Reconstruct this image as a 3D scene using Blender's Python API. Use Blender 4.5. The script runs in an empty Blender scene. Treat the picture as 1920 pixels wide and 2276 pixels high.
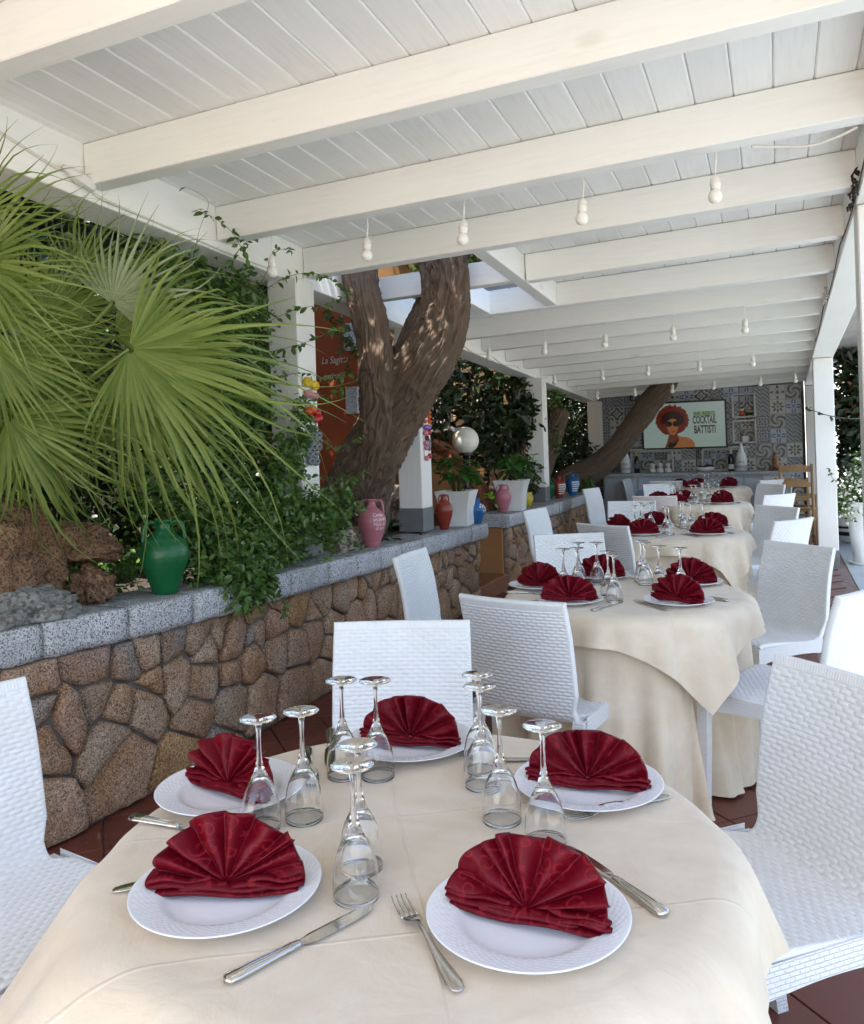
import bpy, bmesh, math, random
import numpy as np
from mathutils import Vector, Matrix, noise as mnoise
random.seed(7); np.random.seed(7)
PI = math.pi
SC = bpy.context.scene
COL = SC.collection

# ------------------------------------------------------------------ camera
cam_d = bpy.data.cameras.new('camera')
cam = bpy.data.objects.new('camera', cam_d); COL.objects.link(cam)
SC.camera = cam
YAW, ROLL, EYE = math.radians(22.85), 0.032, 1.35
rh = Vector((math.cos(YAW), math.sin(YAW), 0)); fh = Vector((-math.sin(YAW), math.cos(YAW), 0)); upv = Vector((0, 0, 1))
cr = math.cos(ROLL) * rh - math.sin(ROLL) * upv
cu = math.cos(ROLL) * upv + math.sin(ROLL) * rh
M = Matrix((cr, cu, -fh)).transposed().to_4x4(); M.translation = Vector((0, 0, EYE))
cam.matrix_world = M
cam_d.sensor_fit = 'HORIZONTAL'; cam_d.sensor_width = 36.0
cam_d.lens = 36.0 * 1825.0 / 1920.0
cam_d.shift_y = -141.0 / 1920.0
cam_d.clip_start = 0.02; cam_d.clip_end = 500

# ------------------------------------------------------------------ light
SUN_DIR = Vector((0.07, -0.48, 0.87)).normalized()      # towards the sun
world = bpy.data.worlds.new('World'); SC.world = world; world.use_nodes = True
wn = world.node_tree.nodes; wl = world.node_tree.links; wn.clear()
sky = wn.new('ShaderNodeTexSky'); sky.sky_type = 'NISHITA'; sky.sun_disc = False
sky.sun_elevation = math.asin(SUN_DIR.z); sky.sun_rotation = math.atan2(SUN_DIR.x, SUN_DIR.y)
sky.air_density = 1.0; sky.dust_density = 1.5; sky.ozone_density = 1.0
bg = wn.new('ShaderNodeBackground'); bg.inputs[1].default_value = 0.15
wo = wn.new('ShaderNodeOutputWorld')
wl.new(sky.outputs[0], bg.inputs[0]); wl.new(bg.outputs[0], wo.inputs[0])
sun_d = bpy.data.lights.new('sun', 'SUN'); sun_d.energy = 4.2; sun_d.angle = math.radians(0.53); sun_d.color = (1.0, 0.95, 0.86)
sun = bpy.data.objects.new('sun', sun_d); COL.objects.link(sun)
sun.rotation_euler = SUN_DIR.to_track_quat('Z', 'Y').to_euler()
SC.view_settings.view_transform = 'Standard'; SC.view_settings.look = 'None'
SC.view_settings.exposure = 1.93; SC.view_settings.gamma = 1.0; SC.view_settings.use_curve_mapping = False
SC.render.engine = 'CYCLES'
SC.cycles.max_bounces = 14; SC.cycles.diffuse_bounces = 7; SC.cycles.glossy_bounces = 6
SC.cycles.transmission_bounces = 14; SC.cycles.transparent_max_bounces = 12
SC.cycles.sample_clamp_indirect = 6.0
try:
    SC.cycles.use_denoising = True
except Exception:
    pass

# ------------------------------------------------------------------ object helpers
def tag(o, label=None, cat=None, group=None, kind=None):
    if label: o['label'] = label
    if cat: o['category'] = cat
    if group: o['group'] = group
    if kind: o['kind'] = kind
    return o
def link(name, data, parent=None, loc=(0, 0, 0), rot=(0, 0, 0)):
    o = bpy.data.objects.new(name, data); COL.objects.link(o)
    o.location = loc; o.rotation_euler = rot
    if parent: o.parent = parent
    return o
def thing(name, label, cat, loc=(0, 0, 0), rz=0.0, group=None):
    return tag(link(name, None, None, loc, (0, 0, rz)), label, cat, group)
def dup(root, loc, rz, label, group=None):
    r = root.copy(); COL.objects.link(r); r.location = loc
    r.rotation_euler = (root.rotation_euler[0], root.rotation_euler[1], rz); r['label'] = label
    if group: r['group'] = group
    for ch in list(root.children):
        c = ch.copy(); COL.objects.link(c); c.parent = r
        for g in list(ch.children):
            d = g.copy(); COL.objects.link(d); d.parent = c
    return r

def vnoise(u, v, pu, seed=0):
    """value noise on arrays, periodic in u with period pu"""
    r = np.random.RandomState(seed); T = r.uniform(-1, 1, (256, 256))
    iu = np.floor(u).astype(int); iv = np.floor(v).astype(int); fu = u - iu; fv = v - iv; fu = fu * fu * (3 - 2 * fu); fv = fv * fv * (3 - 2 * fv)
    a = iu % pu % 256; b = (iu + 1) % pu % 256; c = iv % 256; d = (iv + 1) % 256
    return (T[a, c] * (1 - fu) + T[b, c] * fu) * (1 - fv) + (T[a, d] * (1 - fu) + T[b, d] * fu) * fv
class MB:
    """collects faces for one mesh"""
    def __init__(s): s.v = []; s.f = []; s.uv = None
    def add(s, vs, fs):
        n = len(s.v); s.v += [tuple(map(float, p)) for p in vs]; s.f += [tuple(i + n for i in f) for f in fs]; return s
    def box(s, c, d, rz=0.0, m=None):
        x, y, z = d[0] / 2, d[1] / 2, d[2] / 2
        P = [Vector((a * x, b * y, e * z)) for a in (-1, 1) for b in (-1, 1) for e in (-1, 1)]
        R = m if m is not None else Matrix.Rotation(rz, 3, 'Z')
        s.add([R @ p + Vector(c) for p in P], [(0, 1, 3, 2), (4, 6, 7, 5), (0, 4, 5, 1), (2, 3, 7, 6), (0, 2, 6, 4), (1, 5, 7, 3)]); return s
    def tube(s, path, rad, n=8, cap=True):
        P = [Vector(p) for p in path]
        R = rad if hasattr(rad, '__len__') else [rad] * len(P)
        vs = []; fs = []; ref = None
        for i, p in enumerate(P):
            t = (P[min(i + 1, len(P) - 1)] - P[max(i - 1, 0)])
            t = t.normalized() if t.length > 1e-9 else Vector((0, 0, 1))
            if ref is None:
                ref = Vector((1, 0, 0)) if abs(t.x) < 0.8 else Vector((0, 1, 0))
            a = (ref - t * ref.dot(t)).normalized(); b = t.cross(a); ref = a
            for k in range(n):
                w = 2 * PI * k / n; vs.append(p + (a * math.cos(w) + b * math.sin(w)) * R[i])
        for i in range(len(P) - 1):
            for k in range(n):
                k2 = (k + 1) % n; fs.append((i * n + k, i * n + k2, (i + 1) * n + k2, (i + 1) * n + k))
        if cap: fs += [tuple(range(n))[::-1], tuple((len(P) - 1) * n + k for k in range(n))]
        s.add(vs, fs); return s
    def lathe(s, prof, n=32, c=(0, 0, 0)):
        vs = []; fs = []; idx = []
        for r, z in prof:
            if r < 1e-6: idx.append([len(vs)]); vs.append((c[0], c[1], c[2] + z))
            else:
                idx.append(list(range(len(vs), len(vs) + n)))
                vs += [(c[0] + r * math.cos(2 * PI * k / n), c[1] + r * math.sin(2 * PI * k / n), c[2] + z) for k in range(n)]
        for a, b in zip(idx, idx[1:]):
            for k in range(n):
                k2 = (k + 1) % n
                if len(a) == 1 and len(b) == 1: continue
                if len(a) == 1: fs.append((a[0], b[k2], b[k]))
                elif len(b) == 1: fs.append((a[k], a[k2], b[0]))
                else: fs.append((a[k], a[k2], b[k2], b[k]))
        s.add(vs, fs); return s
    def sphere(s, c, r, n=16, m=10, sc=(1, 1, 1)):
        prof = [(math.sin(PI * i / m) * r, -math.cos(PI * i / m) * r) for i in range(m + 1)]
        t = MB().lathe(prof, n)
        s.add([(p[0] * sc[0] + c[0], p[1] * sc[1] + c[1], p[2] * sc[2] + c[2]) for p in t.v], t.f); return s
    def grid(s, P, closed=False):
        n = len(P); m = len(P[0]); fs = []
        for i in range(n - 1):
            for j in range(m if closed else m - 1):
                j2 = (j + 1) % m; fs.append((i * m + j, i * m + j2, (i + 1) * m + j2, (i + 1) * m + j))
        s.add([p for row in P for p in row], fs); return s
    def mesh(s, name, mat=None, smooth=False):
        me = bpy.data.meshes.new(name); me.from_pydata(s.v, [], s.f)
        if smooth: me.polygons.foreach_set('use_smooth', [True] * len(me.polygons))
        if s.uv is not None:
            ul = me.uv_layers.new(name='UVMap'); li = np.empty(len(me.loops), dtype=np.int32); me.loops.foreach_get('vertex_index', li)
            ul.data.foreach_set('uv', np.asarray(s.uv, dtype=np.float32)[li].ravel())
        if mat: me.materials.append(mat)
        me.update(); return me
    def build(s, name, mat, parent=None, smooth=False, loc=(0, 0, 0), rot=(0, 0, 0)):
        return link(name, s.mesh(name, mat, smooth), parent, loc, rot)

def np_mesh(name, V, F, mat, smooth=True, uv=None):
    """fast mesh from numpy: V (n,3), F (m,4) quads or (m,3)"""
    V = np.asarray(V, dtype=np.float32); F = np.asarray(F, dtype=np.int32); k = F.shape[1]
    me = bpy.data.meshes.new(name); me.vertices.add(len(V)); me.vertices.foreach_set('co', V.ravel())
    me.loops.add(F.size); me.loops.foreach_set('vertex_index', F.ravel())
    me.polygons.add(len(F)); me.polygons.foreach_set('loop_start', np.arange(0, F.size, k, dtype=np.int32))
    me.polygons.foreach_set('loop_total', np.full(len(F), k, dtype=np.int32))
    if uv is not None:
        ul = me.uv_layers.new(name='UVMap'); ul.data.foreach_set('uv', np.asarray(uv, dtype=np.float32)[F.ravel()].ravel())
    if mat: me.materials.append(mat)
    me.update(calc_edges=True); me.validate()
    if smooth: me.polygons.foreach_set('use_smooth', np.ones(len(me.polygons), dtype=bool))
    return me
def grid_faces(n, m, off=0, closed=False):
    i, j = np.meshgrid(np.arange(n - 1), np.arange(m if closed else m - 1), indexing='ij'); j2 = (j + 1) % m
    return (np.stack([i * m + j, i * m + j2, (i + 1) * m + j2, (i + 1) * m + j], -1).reshape(-1, 4) + off)

def bevel_box(size, bev=0.004, seg=1, name='box', mat=None, taper=None):
    bm = bmesh.new(); bmesh.ops.create_cube(bm, size=1.0)
    for v in bm.verts:
        k = 1.0
        if taper and v.co.z < 0: k = taper
        v.co = Vector((v.co.x * size[0] * k, v.co.y * size[1] * k, v.co.z * size[2]))
    if bev: bmesh.ops.bevel(bm, geom=bm.edges[:], offset=bev, segments=seg, affect='EDGES', profile=0.5)
    me = bpy.data.meshes.new(name); bm.to_mesh(me); bm.free()
    if mat: me.materials.append(mat)
    return me
def bbox(name, size, loc, mat, parent=None, rot=(0, 0, 0), bev=0.004, seg=1, taper=None):
    return link(name, bevel_box(size, bev, seg, name, mat, taper), parent, loc, rot)
def beam_between(name, a, b, w, h, mat, parent=None, bev=0.004):
    """bar whose top-centre line runs a->b"""
    a = Vector(a); b = Vector(b); t = (b - a); L = t.length; t.normalize()
    side = t.cross(Vector((0, 0, 1))).normalized(); up = side.cross(t).normalized()
    R = Matrix((t, -side, up)).transposed()
    o = link(name, bevel_box((L, w, h), bev, 1, name, mat), parent)
    o.location = (a + b) / 2 - up * h / 2; o.rotation_euler = R.to_euler()
    return o

# ------------------------------------------------------------------ material helpers
def new_mat(name):
    m = bpy.data.materials.new(name); m.use_nodes = True; nt = m.node_tree
    for n in list(nt.nodes): nt.nodes.remove(n)
    out = nt.nodes.new('ShaderNodeOutputMaterial'); b = nt.nodes.new('ShaderNodeBsdfPrincipled')
    nt.links.new(b.outputs[0], out.inputs[0]); return m, nt, b, out
def N(nt, typ, **kw):
    n = nt.nodes.new('ShaderNode' + typ)
    for k, v in kw.items():
        if k == 'inp':
            for a, x in v.items():
                if hasattr(x, 'links') or x.__class__.__name__.startswith('NodeSocket'): nt.links.new(x, n.inputs[a])
                else: n.inputs[a].default_value = x
        else: setattr(n, k, v)
    return n
def ramp(nt, fac, stops, interp='LINEAR'):
    r = N(nt, 'ValToRGB'); r.color_ramp.interpolation = interp
    el = r.color_ramp.elements
    while len(el) < len(stops): el.new(0.5)
    for e, (p, c) in zip(el, stops):
        e.position = p; e.color = tuple(c) + (1.0,) if len(c) == 3 else c
    nt.links.new(fac, r.inputs[0]); return r.outputs[0]
def mixc(nt, fac, a, b, mode='MIX'):
    n = N(nt, 'Mix', data_type='RGBA', blend_type=mode)
    for i, x in ((0, fac), (6, a), (7, b)):
        if x.__class__.__name__.startswith('NodeSocket'): nt.links.new(x, n.inputs[i])
        else: n.inputs[i].default_value = (tuple(x) + (1.0,)) if hasattr(x, '__len__') and len(x) == 3 else x
    return n.outputs[2]
def math_(nt, op, a, b=0.0, c=0.0):
    n = N(nt, 'Math', operation=op)
    for i, x in enumerate((a, b, c)):
        if x.__class__.__name__.startswith('NodeSocket'): nt.links.new(x, n.inputs[i])
        else: n.inputs[i].default_value = x
    return n.outputs[0]
def coords(nt, kind='Object', scale=(1, 1, 1), rot=(0, 0, 0), jitter=False):
    tc = N(nt, 'TexCoord'); mp = N(nt, 'Mapping'); mp.inputs['Scale'].default_value = scale; mp.inputs['Rotation'].default_value = rot
    nt.links.new(tc.outputs[kind], mp.inputs[0])
    if jitter:
        oi = N(nt, 'ObjectInfo'); cx = N(nt, 'CombineXYZ'); k = math_(nt, 'MULTIPLY', oi.outputs['Random'], 37.0); k2 = math_(nt, 'MULTIPLY', oi.outputs['Random'], 91.0)
        nt.links.new(k, cx.inputs[0]); nt.links.new(k2, cx.inputs[1]); nt.links.new(k, cx.inputs[2]); nt.links.new(cx.outputs[0], mp.inputs['Location'])
    return mp.outputs[0]
def noise_t(nt, vec, scale, detail=4.0, rough=0.55, dist=0.0):
    n = N(nt, 'TexNoise'); n.inputs['Scale'].default_value = scale; n.inputs['Detail'].default_value = detail
    n.inputs['Roughness'].default_value = rough; n.inputs['Distortion'].default_value = dist
    if vec is not None: nt.links.new(vec, n.inputs['Vector'])
    return n.outputs[0]
def bump(nt, b, h, strength=0.3, dist=0.01, prev=None):
    n = N(nt, 'Bump'); n.inputs['Strength'].default_value = strength; n.inputs['Distance'].default_value = dist
    nt.links.new(h, n.inputs['Height'])
    if prev is not None: nt.links.new(prev, n.inputs['Normal'])
    nt.links.new(n.outputs[0], b.inputs['Normal']); return n.outputs[0]
def simple(name, c, rough=0.5, c2=None, scale=8.0, bs=0.0, bscale=40.0, bdist=0.004, metal=0.0, spec=0.5, kind='Object', var=0.0, coat=0.0, jitter=True, stretch=(1, 1, 1)):
    m, nt, b, o = new_mat(name)
    b.inputs['Roughness'].default_value = rough; b.inputs['Metallic'].default_value = metal; b.inputs['Specular IOR Level'].default_value = spec
    b.inputs['Coat Weight'].default_value = coat
    b.inputs['Base Color'].default_value = tuple(c) + (1,)
    vec = coords(nt, kind, stretch, jitter=jitter)
    cs = None
    if c2 is not None:
        cs = mixc(nt, ramp(nt, noise_t(nt, vec, scale), [(0.35, (0, 0, 0)), (0.65, (1, 1, 1))]), c, c2)
    if var:
        oi = N(nt, 'ObjectInfo'); hv = N(nt, 'HueSaturation')
        v = math_(nt, 'MULTIPLY_ADD', oi.outputs['Random'], 2 * var, 1 - var); nt.links.new(v, hv.inputs['Value'])
        if cs is not None: nt.links.new(cs, hv.inputs['Color'])
        else: hv.inputs['Color'].default_value = tuple(c) + (1,)
        cs = hv.outputs[0]
    if cs is not None: nt.links.new(cs, b.inputs['Base Color'])
    if bs: bump(nt, b, noise_t(nt, vec, bscale, 5.0), bs, bdist)
    return m
# ------------------------------------------------------------------ materials
def paint_mat(name, c, c2, stretch, bs=0.25):
    m, nt, b, o = new_mat(name)
    vec = coords(nt, 'Object', stretch, jitter=True)
    g = noise_t(nt, vec, 5.0, 6.0, 0.6, 0.3)
    vec2 = coords(nt, 'Object', (1, 1, 1), jitter=True)
    blot = noise_t(nt, vec2, 2.2, 3.0)
    f = math_(nt, 'ADD', math_(nt, 'MULTIPLY', g, 0.6), math_(nt, 'MULTIPLY', blot, 0.4))
    col = ramp(nt, f, [(0.30, c2), (0.48, c), (0.70, tuple(min(1, x * 1.04) for x in c))])
    vor = N(nt, 'TexVoronoi', feature='F1'); vor.inputs['Scale'].default_value = 2.3; nt.links.new(coords(nt, 'Object', (0.55, 1, 1), jitter=True), vor.inputs['Vector'])
    knot = ramp(nt, vor.outputs['Distance'], [(0.03, (1, 1, 1)), (0.075, (0, 0, 0))])
    col = mixc(nt, math_(nt, 'MULTIPLY', knot, 0.28), col, (0.52, 0.47, 0.37))
    oi = N(nt, 'ObjectInfo'); hv = N(nt, 'HueSaturation'); nt.links.new(math_(nt, 'MULTIPLY_ADD', oi.outputs['Random'], 0.10, 0.95), hv.inputs['Value']); nt.links.new(col, hv.inputs['Color'])
    nt.links.new(hv.outputs[0], b.inputs['Base Color'])
    b.inputs['Roughness'].default_value = 0.5; b.inputs['Specular IOR Level'].default_value = 0.35
    bump(nt, b, g, bs, 0.003)
    return m
M_BEAM = paint_mat('white_painted_wood', (0.85, 0.84, 0.795), (0.80, 0.785, 0.73), (0.9, 14, 14))
M_BOARD = paint_mat('painted_board', (0.85, 0.845, 0.825), (0.76, 0.755, 0.735), (14, 0.9, 14), 0.3)
M_POST = paint_mat('white_painted_post', (0.80, 0.785, 0.75), (0.74, 0.72, 0.67), (14, 14, 0.9))
M_STEEL = simple('grey_painted_steel', (0.20, 0.20, 0.205), 0.5, (0.15, 0.15, 0.155), 6, 0.1, 30)
M_WHITEPL = simple('white_plastic', (0.76, 0.74, 0.69), 0.35, var=0.04)
M_BULB = simple('frosted_bulb', (0.82, 0.80, 0.74), 0.25)
M_CABLE = simple('pale_cable', (0.68, 0.65, 0.58), 0.5)
M_BLACK = simple('black_paint', (0.012, 0.012, 0.013), 0.4)

def granite_mat(name, a, bcol, d, sc=170.0, var=0.08, tint=None, grime=0.0):
    m, nt, b, o = new_mat(name)
    vec = coords(nt, 'Object', jitter=True)
    v1 = N(nt, 'TexVoronoi', feature='F1'); v1.inputs['Scale'].default_value = sc; nt.links.new(vec, v1.inputs['Vector'])
    sep = N(nt, 'SeparateColor'); nt.links.new(v1.outputs['Color'], sep.inputs[0])
    c = ramp(nt, sep.outputs[0], [(0.0, d), (0.22, d), (0.26, bcol), (0.55, bcol), (0.62, a), (1.0, a)], 'LINEAR')
    big = noise_t(nt, vec, 7.0, 6.0, 0.65)
    c = mixc(nt, ramp(nt, big, [(0.35, (0, 0, 0)), (0.75, (1, 1, 1))]), c, mixc(nt, 0.5, c, tint or bcol))
    if grime:      # lichen and dirt that settles on the upper faces
        gn = N(nt, 'NewGeometry'); gz = N(nt, 'SeparateXYZ'); nt.links.new(gn.outputs['True Normal'], gz.inputs[0])
        gm = math_(nt, 'MULTIPLY', ramp(nt, gz.outputs[2], [(0.55, (0, 0, 0)), (0.9, (1, 1, 1))]), ramp(nt, noise_t(nt, vec, 9.0, 7.0, 0.7), [(0.36, (0, 0, 0)), (0.58, (1, 1, 1))]))
        c = mixc(nt, math_(nt, 'MULTIPLY', gm, grime), c, (0.14, 0.13, 0.11))
    oi = N(nt, 'ObjectInfo'); hv = N(nt, 'HueSaturation'); nt.links.new(math_(nt, 'MULTIPLY_ADD', oi.outputs['Random'], 2 * var, 1 - var), hv.inputs['Value']); nt.links.new(c, hv.inputs['Color'])
    nt.links.new(hv.outputs[0], b.inputs['Base Color']); b.inputs['Roughness'].default_value = 0.85; b.inputs['Specular IOR Level'].default_value = 0.25
    h = math_(nt, 'ADD', noise_t(nt, vec, 28.0, 8.0, 0.7), math_(nt, 'MULTIPLY', v1.outputs['Distance'], 0.25))
    bump(nt, b, h, 0.9, 0.008)
    return m
M_COPE = granite_mat('grey_granite', (0.68, 0.68, 0.69), (0.47, 0.47, 0.48), (0.14, 0.14, 0.15), 230.0, 0.06, (0.30, 0.30, 0.29), 0.6)

def stone_mat(name):
    m, nt, b, o = new_mat(name)
    vec = coords(nt, 'Object', jitter=True)
    oi = N(nt, 'ObjectInfo')
    base = ramp(nt, oi.outputs['Random'], [(0.0, (0.38, 0.225, 0.155)), (0.16, (0.45, 0.33, 0.235)), (0.34, (0.35, 0.27, 0.205)), (0.5, (0.48, 0.335, 0.235)),
                                         (0.66, (0.33, 0.23, 0.18)), (0.80, (0.46, 0.29, 0.15)), (0.92, (0.31, 0.26, 0.22)), (1.0, (0.25, 0.23, 0.22))])
    pat = noise_t(nt, vec, 5.5, 5.0, 0.6)
    col = mixc(nt, ramp(nt, pat, [(0.4, (0, 0, 0)), (0.62, (1, 1, 1))]), base, mixc(nt, 0.65, base, (0.30, 0.16, 0.07)))
    v1 = N(nt, 'TexVoronoi', feature='F1'); v1.inputs['Scale'].default_value = 210.0; nt.links.new(vec, v1.inputs['Vector'])
    sep = N(nt, 'SeparateColor'); nt.links.new(v1.outputs['Color'], sep.inputs[0])
    sp = ramp(nt, sep.outputs[0], [(0.0, (0.28, 0.25, 0.24)), (0.2, (0.5, 0.48, 0.46)), (0.32, (1, 1, 1)), (0.72, (1.05, 1.05, 1.05)), (0.8, (1.55, 1.5, 1.45)), (1.0, (1.75, 1.7, 1.65))])
    col = mixc(nt, 0.85, col, sp, 'MULTIPLY')
    lich = ramp(nt, noise_t(nt, vec, 11.0, 6.0, 0.7), [(0.60, (0, 0, 0)), (0.74, (1, 1, 1))])
    col = mixc(nt, math_(nt, 'MULTIPLY', lich, 0.38), col, (0.10, 0.085, 0.07))
    nt.links.new(col, b.inputs['Base Color']); b.inputs['Roughness'].default_value = 0.9; b.inputs['Specular IOR Level'].default_value = 0.2
    h = math_(nt, 'ADD', noise_t(nt, vec, 16.0, 9.0, 0.72), math_(nt, 'MULTIPLY', v1.outputs['Distance'], 0.3))
    bump(nt, b, h, 1.0, 0.012)
    return m
M_STONE = stone_mat('brown_granite_stone')
M_MORTAR = simple('dark_mortar', (0.21, 0.185, 0.165), 0.95, (0.12, 0.105, 0.09), 9, 0.9, 40, 0.01)
M_SOIL = simple('soil', (0.032, 0.024, 0.018), 0.95, (0.055, 0.042, 0.03), 12, 1.0, 30, 0.03)
M_ROCK_BROWN = granite_mat('brown_boulder', (0.25, 0.155, 0.095), (0.17, 0.095, 0.055), (0.06, 0.035, 0.025), 130.0, 0.05, (0.20, 0.085, 0.03))
M_ROCK_GREY = granite_mat('grey_limestone', (0.30, 0.29, 0.265), (0.22, 0.21, 0.19), (0.12, 0.115, 0.10), 80.0, 0.05, (0.17, 0.16, 0.14))
M_ROCK_PALE = granite_mat('pale_limestone', (0.42, 0.36, 0.29), (0.33, 0.27, 0.21), (0.14, 0.11, 0.09), 70.0, 0.05, (0.30, 0.24, 0.18))

def tile_mat(name, c, c2):
    m, nt, b, o = new_mat(name)
    vec = coords(nt, 'Object', jitter=True); oi = N(nt, 'ObjectInfo')
    base = mixc(nt, oi.outputs['Random'], c, c2)
    f = noise_t(nt, vec, 14.0, 6.0, 0.6)
    col = mixc(nt, ramp(nt, f, [(0.4, (0, 0, 0)), (0.7, (1, 1, 1))]), base, mixc(nt, 0.5, base, (0.12, 0.05, 0.035)))
    nt.links.new(col, b.inputs['Base Color']); b.inputs['Roughness'].default_value = 0.42; b.inputs['Specular IOR Level'].default_value = 0.45
    bump(nt, b, noise_t(nt, vec, 60.0, 4.0), 0.12, 0.002)
    return m
M_TILE = tile_mat('terracotta_floor_tile', (0.135, 0.036, 0.023), (0.175, 0.047, 0.030))
M_GROUT = simple('grout', (0.22, 0.17, 0.15), 0.9, (0.14, 0.10, 0.09), 20, 0.4, 80)
M_STEP = tile_mat('terracotta_step', (0.26, 0.10, 0.05), (0.30, 0.12, 0.06))
M_OCHRE = simple('ochre_plaster', (0.47, 0.25, 0.10), 0.9, (0.42, 0.20, 0.07), 3, 0.25, 50, 0.004)
M_ORANGE = simple('orange_red_plaster', (0.34, 0.075, 0.022), 0.85, (0.28, 0.055, 0.018), 2.5, 0.2, 45, 0.003)
M_WALLWHITE = simple('white_plaster', (0.72, 0.71, 0.68), 0.9, (0.66, 0.64, 0.60), 3, 0.2, 40)
M_BRICK = simple('terracotta_brick', (0.30, 0.10, 0.05), 0.8, (0.24, 0.075, 0.035), 10, 0.4, 60, var=0.12)
M_PAVE = simple('pale_painted_concrete', (0.38, 0.43, 0.46), 0.8, (0.30, 0.35, 0.38), 2.0, 0.3, 25, 0.004)
M_COURT = simple('courtyard_paving', (0.60, 0.51, 0.42), 0.85, (0.54, 0.45, 0.36), 1.2, 0.2, 20)

# ------------------------------------------------------------------ ground
def zc(x, y): return 2.587 + 0.031 * (x + 2.476) - 0.042 * (y - 2.52)     # underside of the ceiling boards
g = tag(MB().grid([[(x, y, -0.03) for x in np.linspace(-60, 60, 13)] for y in np.linspace(-60, 60, 13)]).build('ground', M_COURT), kind='structure')
floor = tag(MB().box((-1.0, 6.0, -0.017), (3.2, 14.0, 0.022)).build('floor', M_GROUT), kind='structure')
TS = 0.2555
tile_me = bevel_box((TS - 0.006, TS - 0.006, 0.012), 0.0015, 1, 'floor_tile', M_TILE)
c45 = math.cos(PI / 4); cand = []
for i in range(-60, 60):
    for j in range(-60, 60):
        u = (i + 0.5) * TS; v = (j + 0.5) * TS
        x = -0.018 + c45 * (u - v); y = 2.155 + c45 * (u + v)
        if -2.45 < x < 0.50 and -0.2 < y < 12.8: cand.append((math.hypot(x, y), x, y))
cand.sort(); vis = [c for c in cand if c[1] * 0.9215 + c[2] * 0.388 > -9]
front = [c for c in cand if c[2] * 0.9215 - c[1] * 0.388 > 0.9]
use = set(); used = []
for c in front[:290]: used.append(c); use.add(c)
for d, x, y in used:
    o = link('floor_tile', tile_me, floor, (x, y, 0.0 + random.uniform(-0.0007, 0.0007)), (0, 0, PI / 4 + PI / 2 * random.randrange(4)))
mb = MB()
for c in cand:
    if c not in use: mb.box((c[1], c[2], 0.0), (TS - 0.006, TS - 0.006, 0.012), PI / 4)
tag(mb.build('floor_tiling', M_TILE, floor), kind='stuff')
pave = MB().box((4.62, 6.0, -0.014), (8.0, 22.0, 0.012)).build('pavement', M_PAVE); tag(pave, kind='structure')
edge = []
mb = MB()
for k in range(26):
    y = 0.3 + k * 0.5; w = 0.035 + 0.03 * random.random()
soil_v = []
soil = MB().grid([[(x, y, 0.70 - 0.02 * (y - 2) + 0.05 * mnoise.noise((x * 3, y * 3, 0)) + max(0, -2.9 - x) * 0.12) for x in np.linspace(-2.42, -6.5, 26)] for y in np.linspace(-1.5, 6.5, 50)]).build('soil', M_SOIL, smooth=True)
tag(soil, kind='structure')
soil2 = MB().grid([[(x, y, 0.66 + 0.05 * mnoise.noise((x * 3, y * 3, 5)) + max(0, -2.9 - x) * 0.1) for x in np.linspace(-2.45, -6.5, 26)] for y in np.linspace(7.45, 12.25, 36)]).build('soil', M_SOIL, smooth=True)
tag(soil2, kind='structure')

# ------------------------------------------------------------------ pergola
pergola = thing('pergola', 'white painted wooden pergola with beams and a boarded ceiling over the tables', 'pergola', (0, 0, 0))
XL, XR = -2.478, 0.352
BW, BH = 0.09, 0.165
bys = [-1.5, -0.72, 0.06, 0.85, 1.66, 2.45, 3.27, 4.06, 4.86, 5.66, 6.45, 7.12, 7.83, 8.46, 9.13, 9.74, 10.39, 10.97, 11.6, 12.12]
def cross(y, x0, x1, w=BW, h=BH, name='beam'):
    return beam_between(name, (x0, y + w / 2, zc(x0, y + w / 2) - 0.001), (x1, y + w / 2, zc(x1, y + w / 2) - 0.001), w, h, M_BEAM, pergola)
HX0, HX1 = -1.485, -1.395
for i, y in enumerate(bys):
    if i == 8: cross(y, HX1 + 0.001, XR - 0.001)
    elif i in (7, 9): cross(y, XL + 0.001, XR - 0.001)
    elif i == 10: cross(y, XL + 0.001, XR - 0.001)
    else: cross(y, XL + 0.001, XR - 0.001)
def along(name, x, y0, y1, w, h, dz=0.0):
    return beam_between(name, (x, y0, zc(x, y0) + dz), (x, y1, zc(x, y1) + dz), w, h, M_BEAM, pergola)
along('header_beam', (HX0 + HX1) / 2, bys[7] + BW + 0.001, bys[9] - 0.001, 0.085, BH - 0.004, -0.001)
along('header_beam', -1.93, 4.95, bys[9] - 0.001, 0.08, BH - 0.004, -0.002)
cross(4.87, XL + 0.001, HX0 - 0.004, 0.08, 0.15)
along('side_beam', XL - 0.10, -1.6, 12.35, 0.20, 0.235, 0.022)
along('side_beam', XR + 0.10, -1.6, 12.35, 0.20, 0.245, 0.022)
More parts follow.
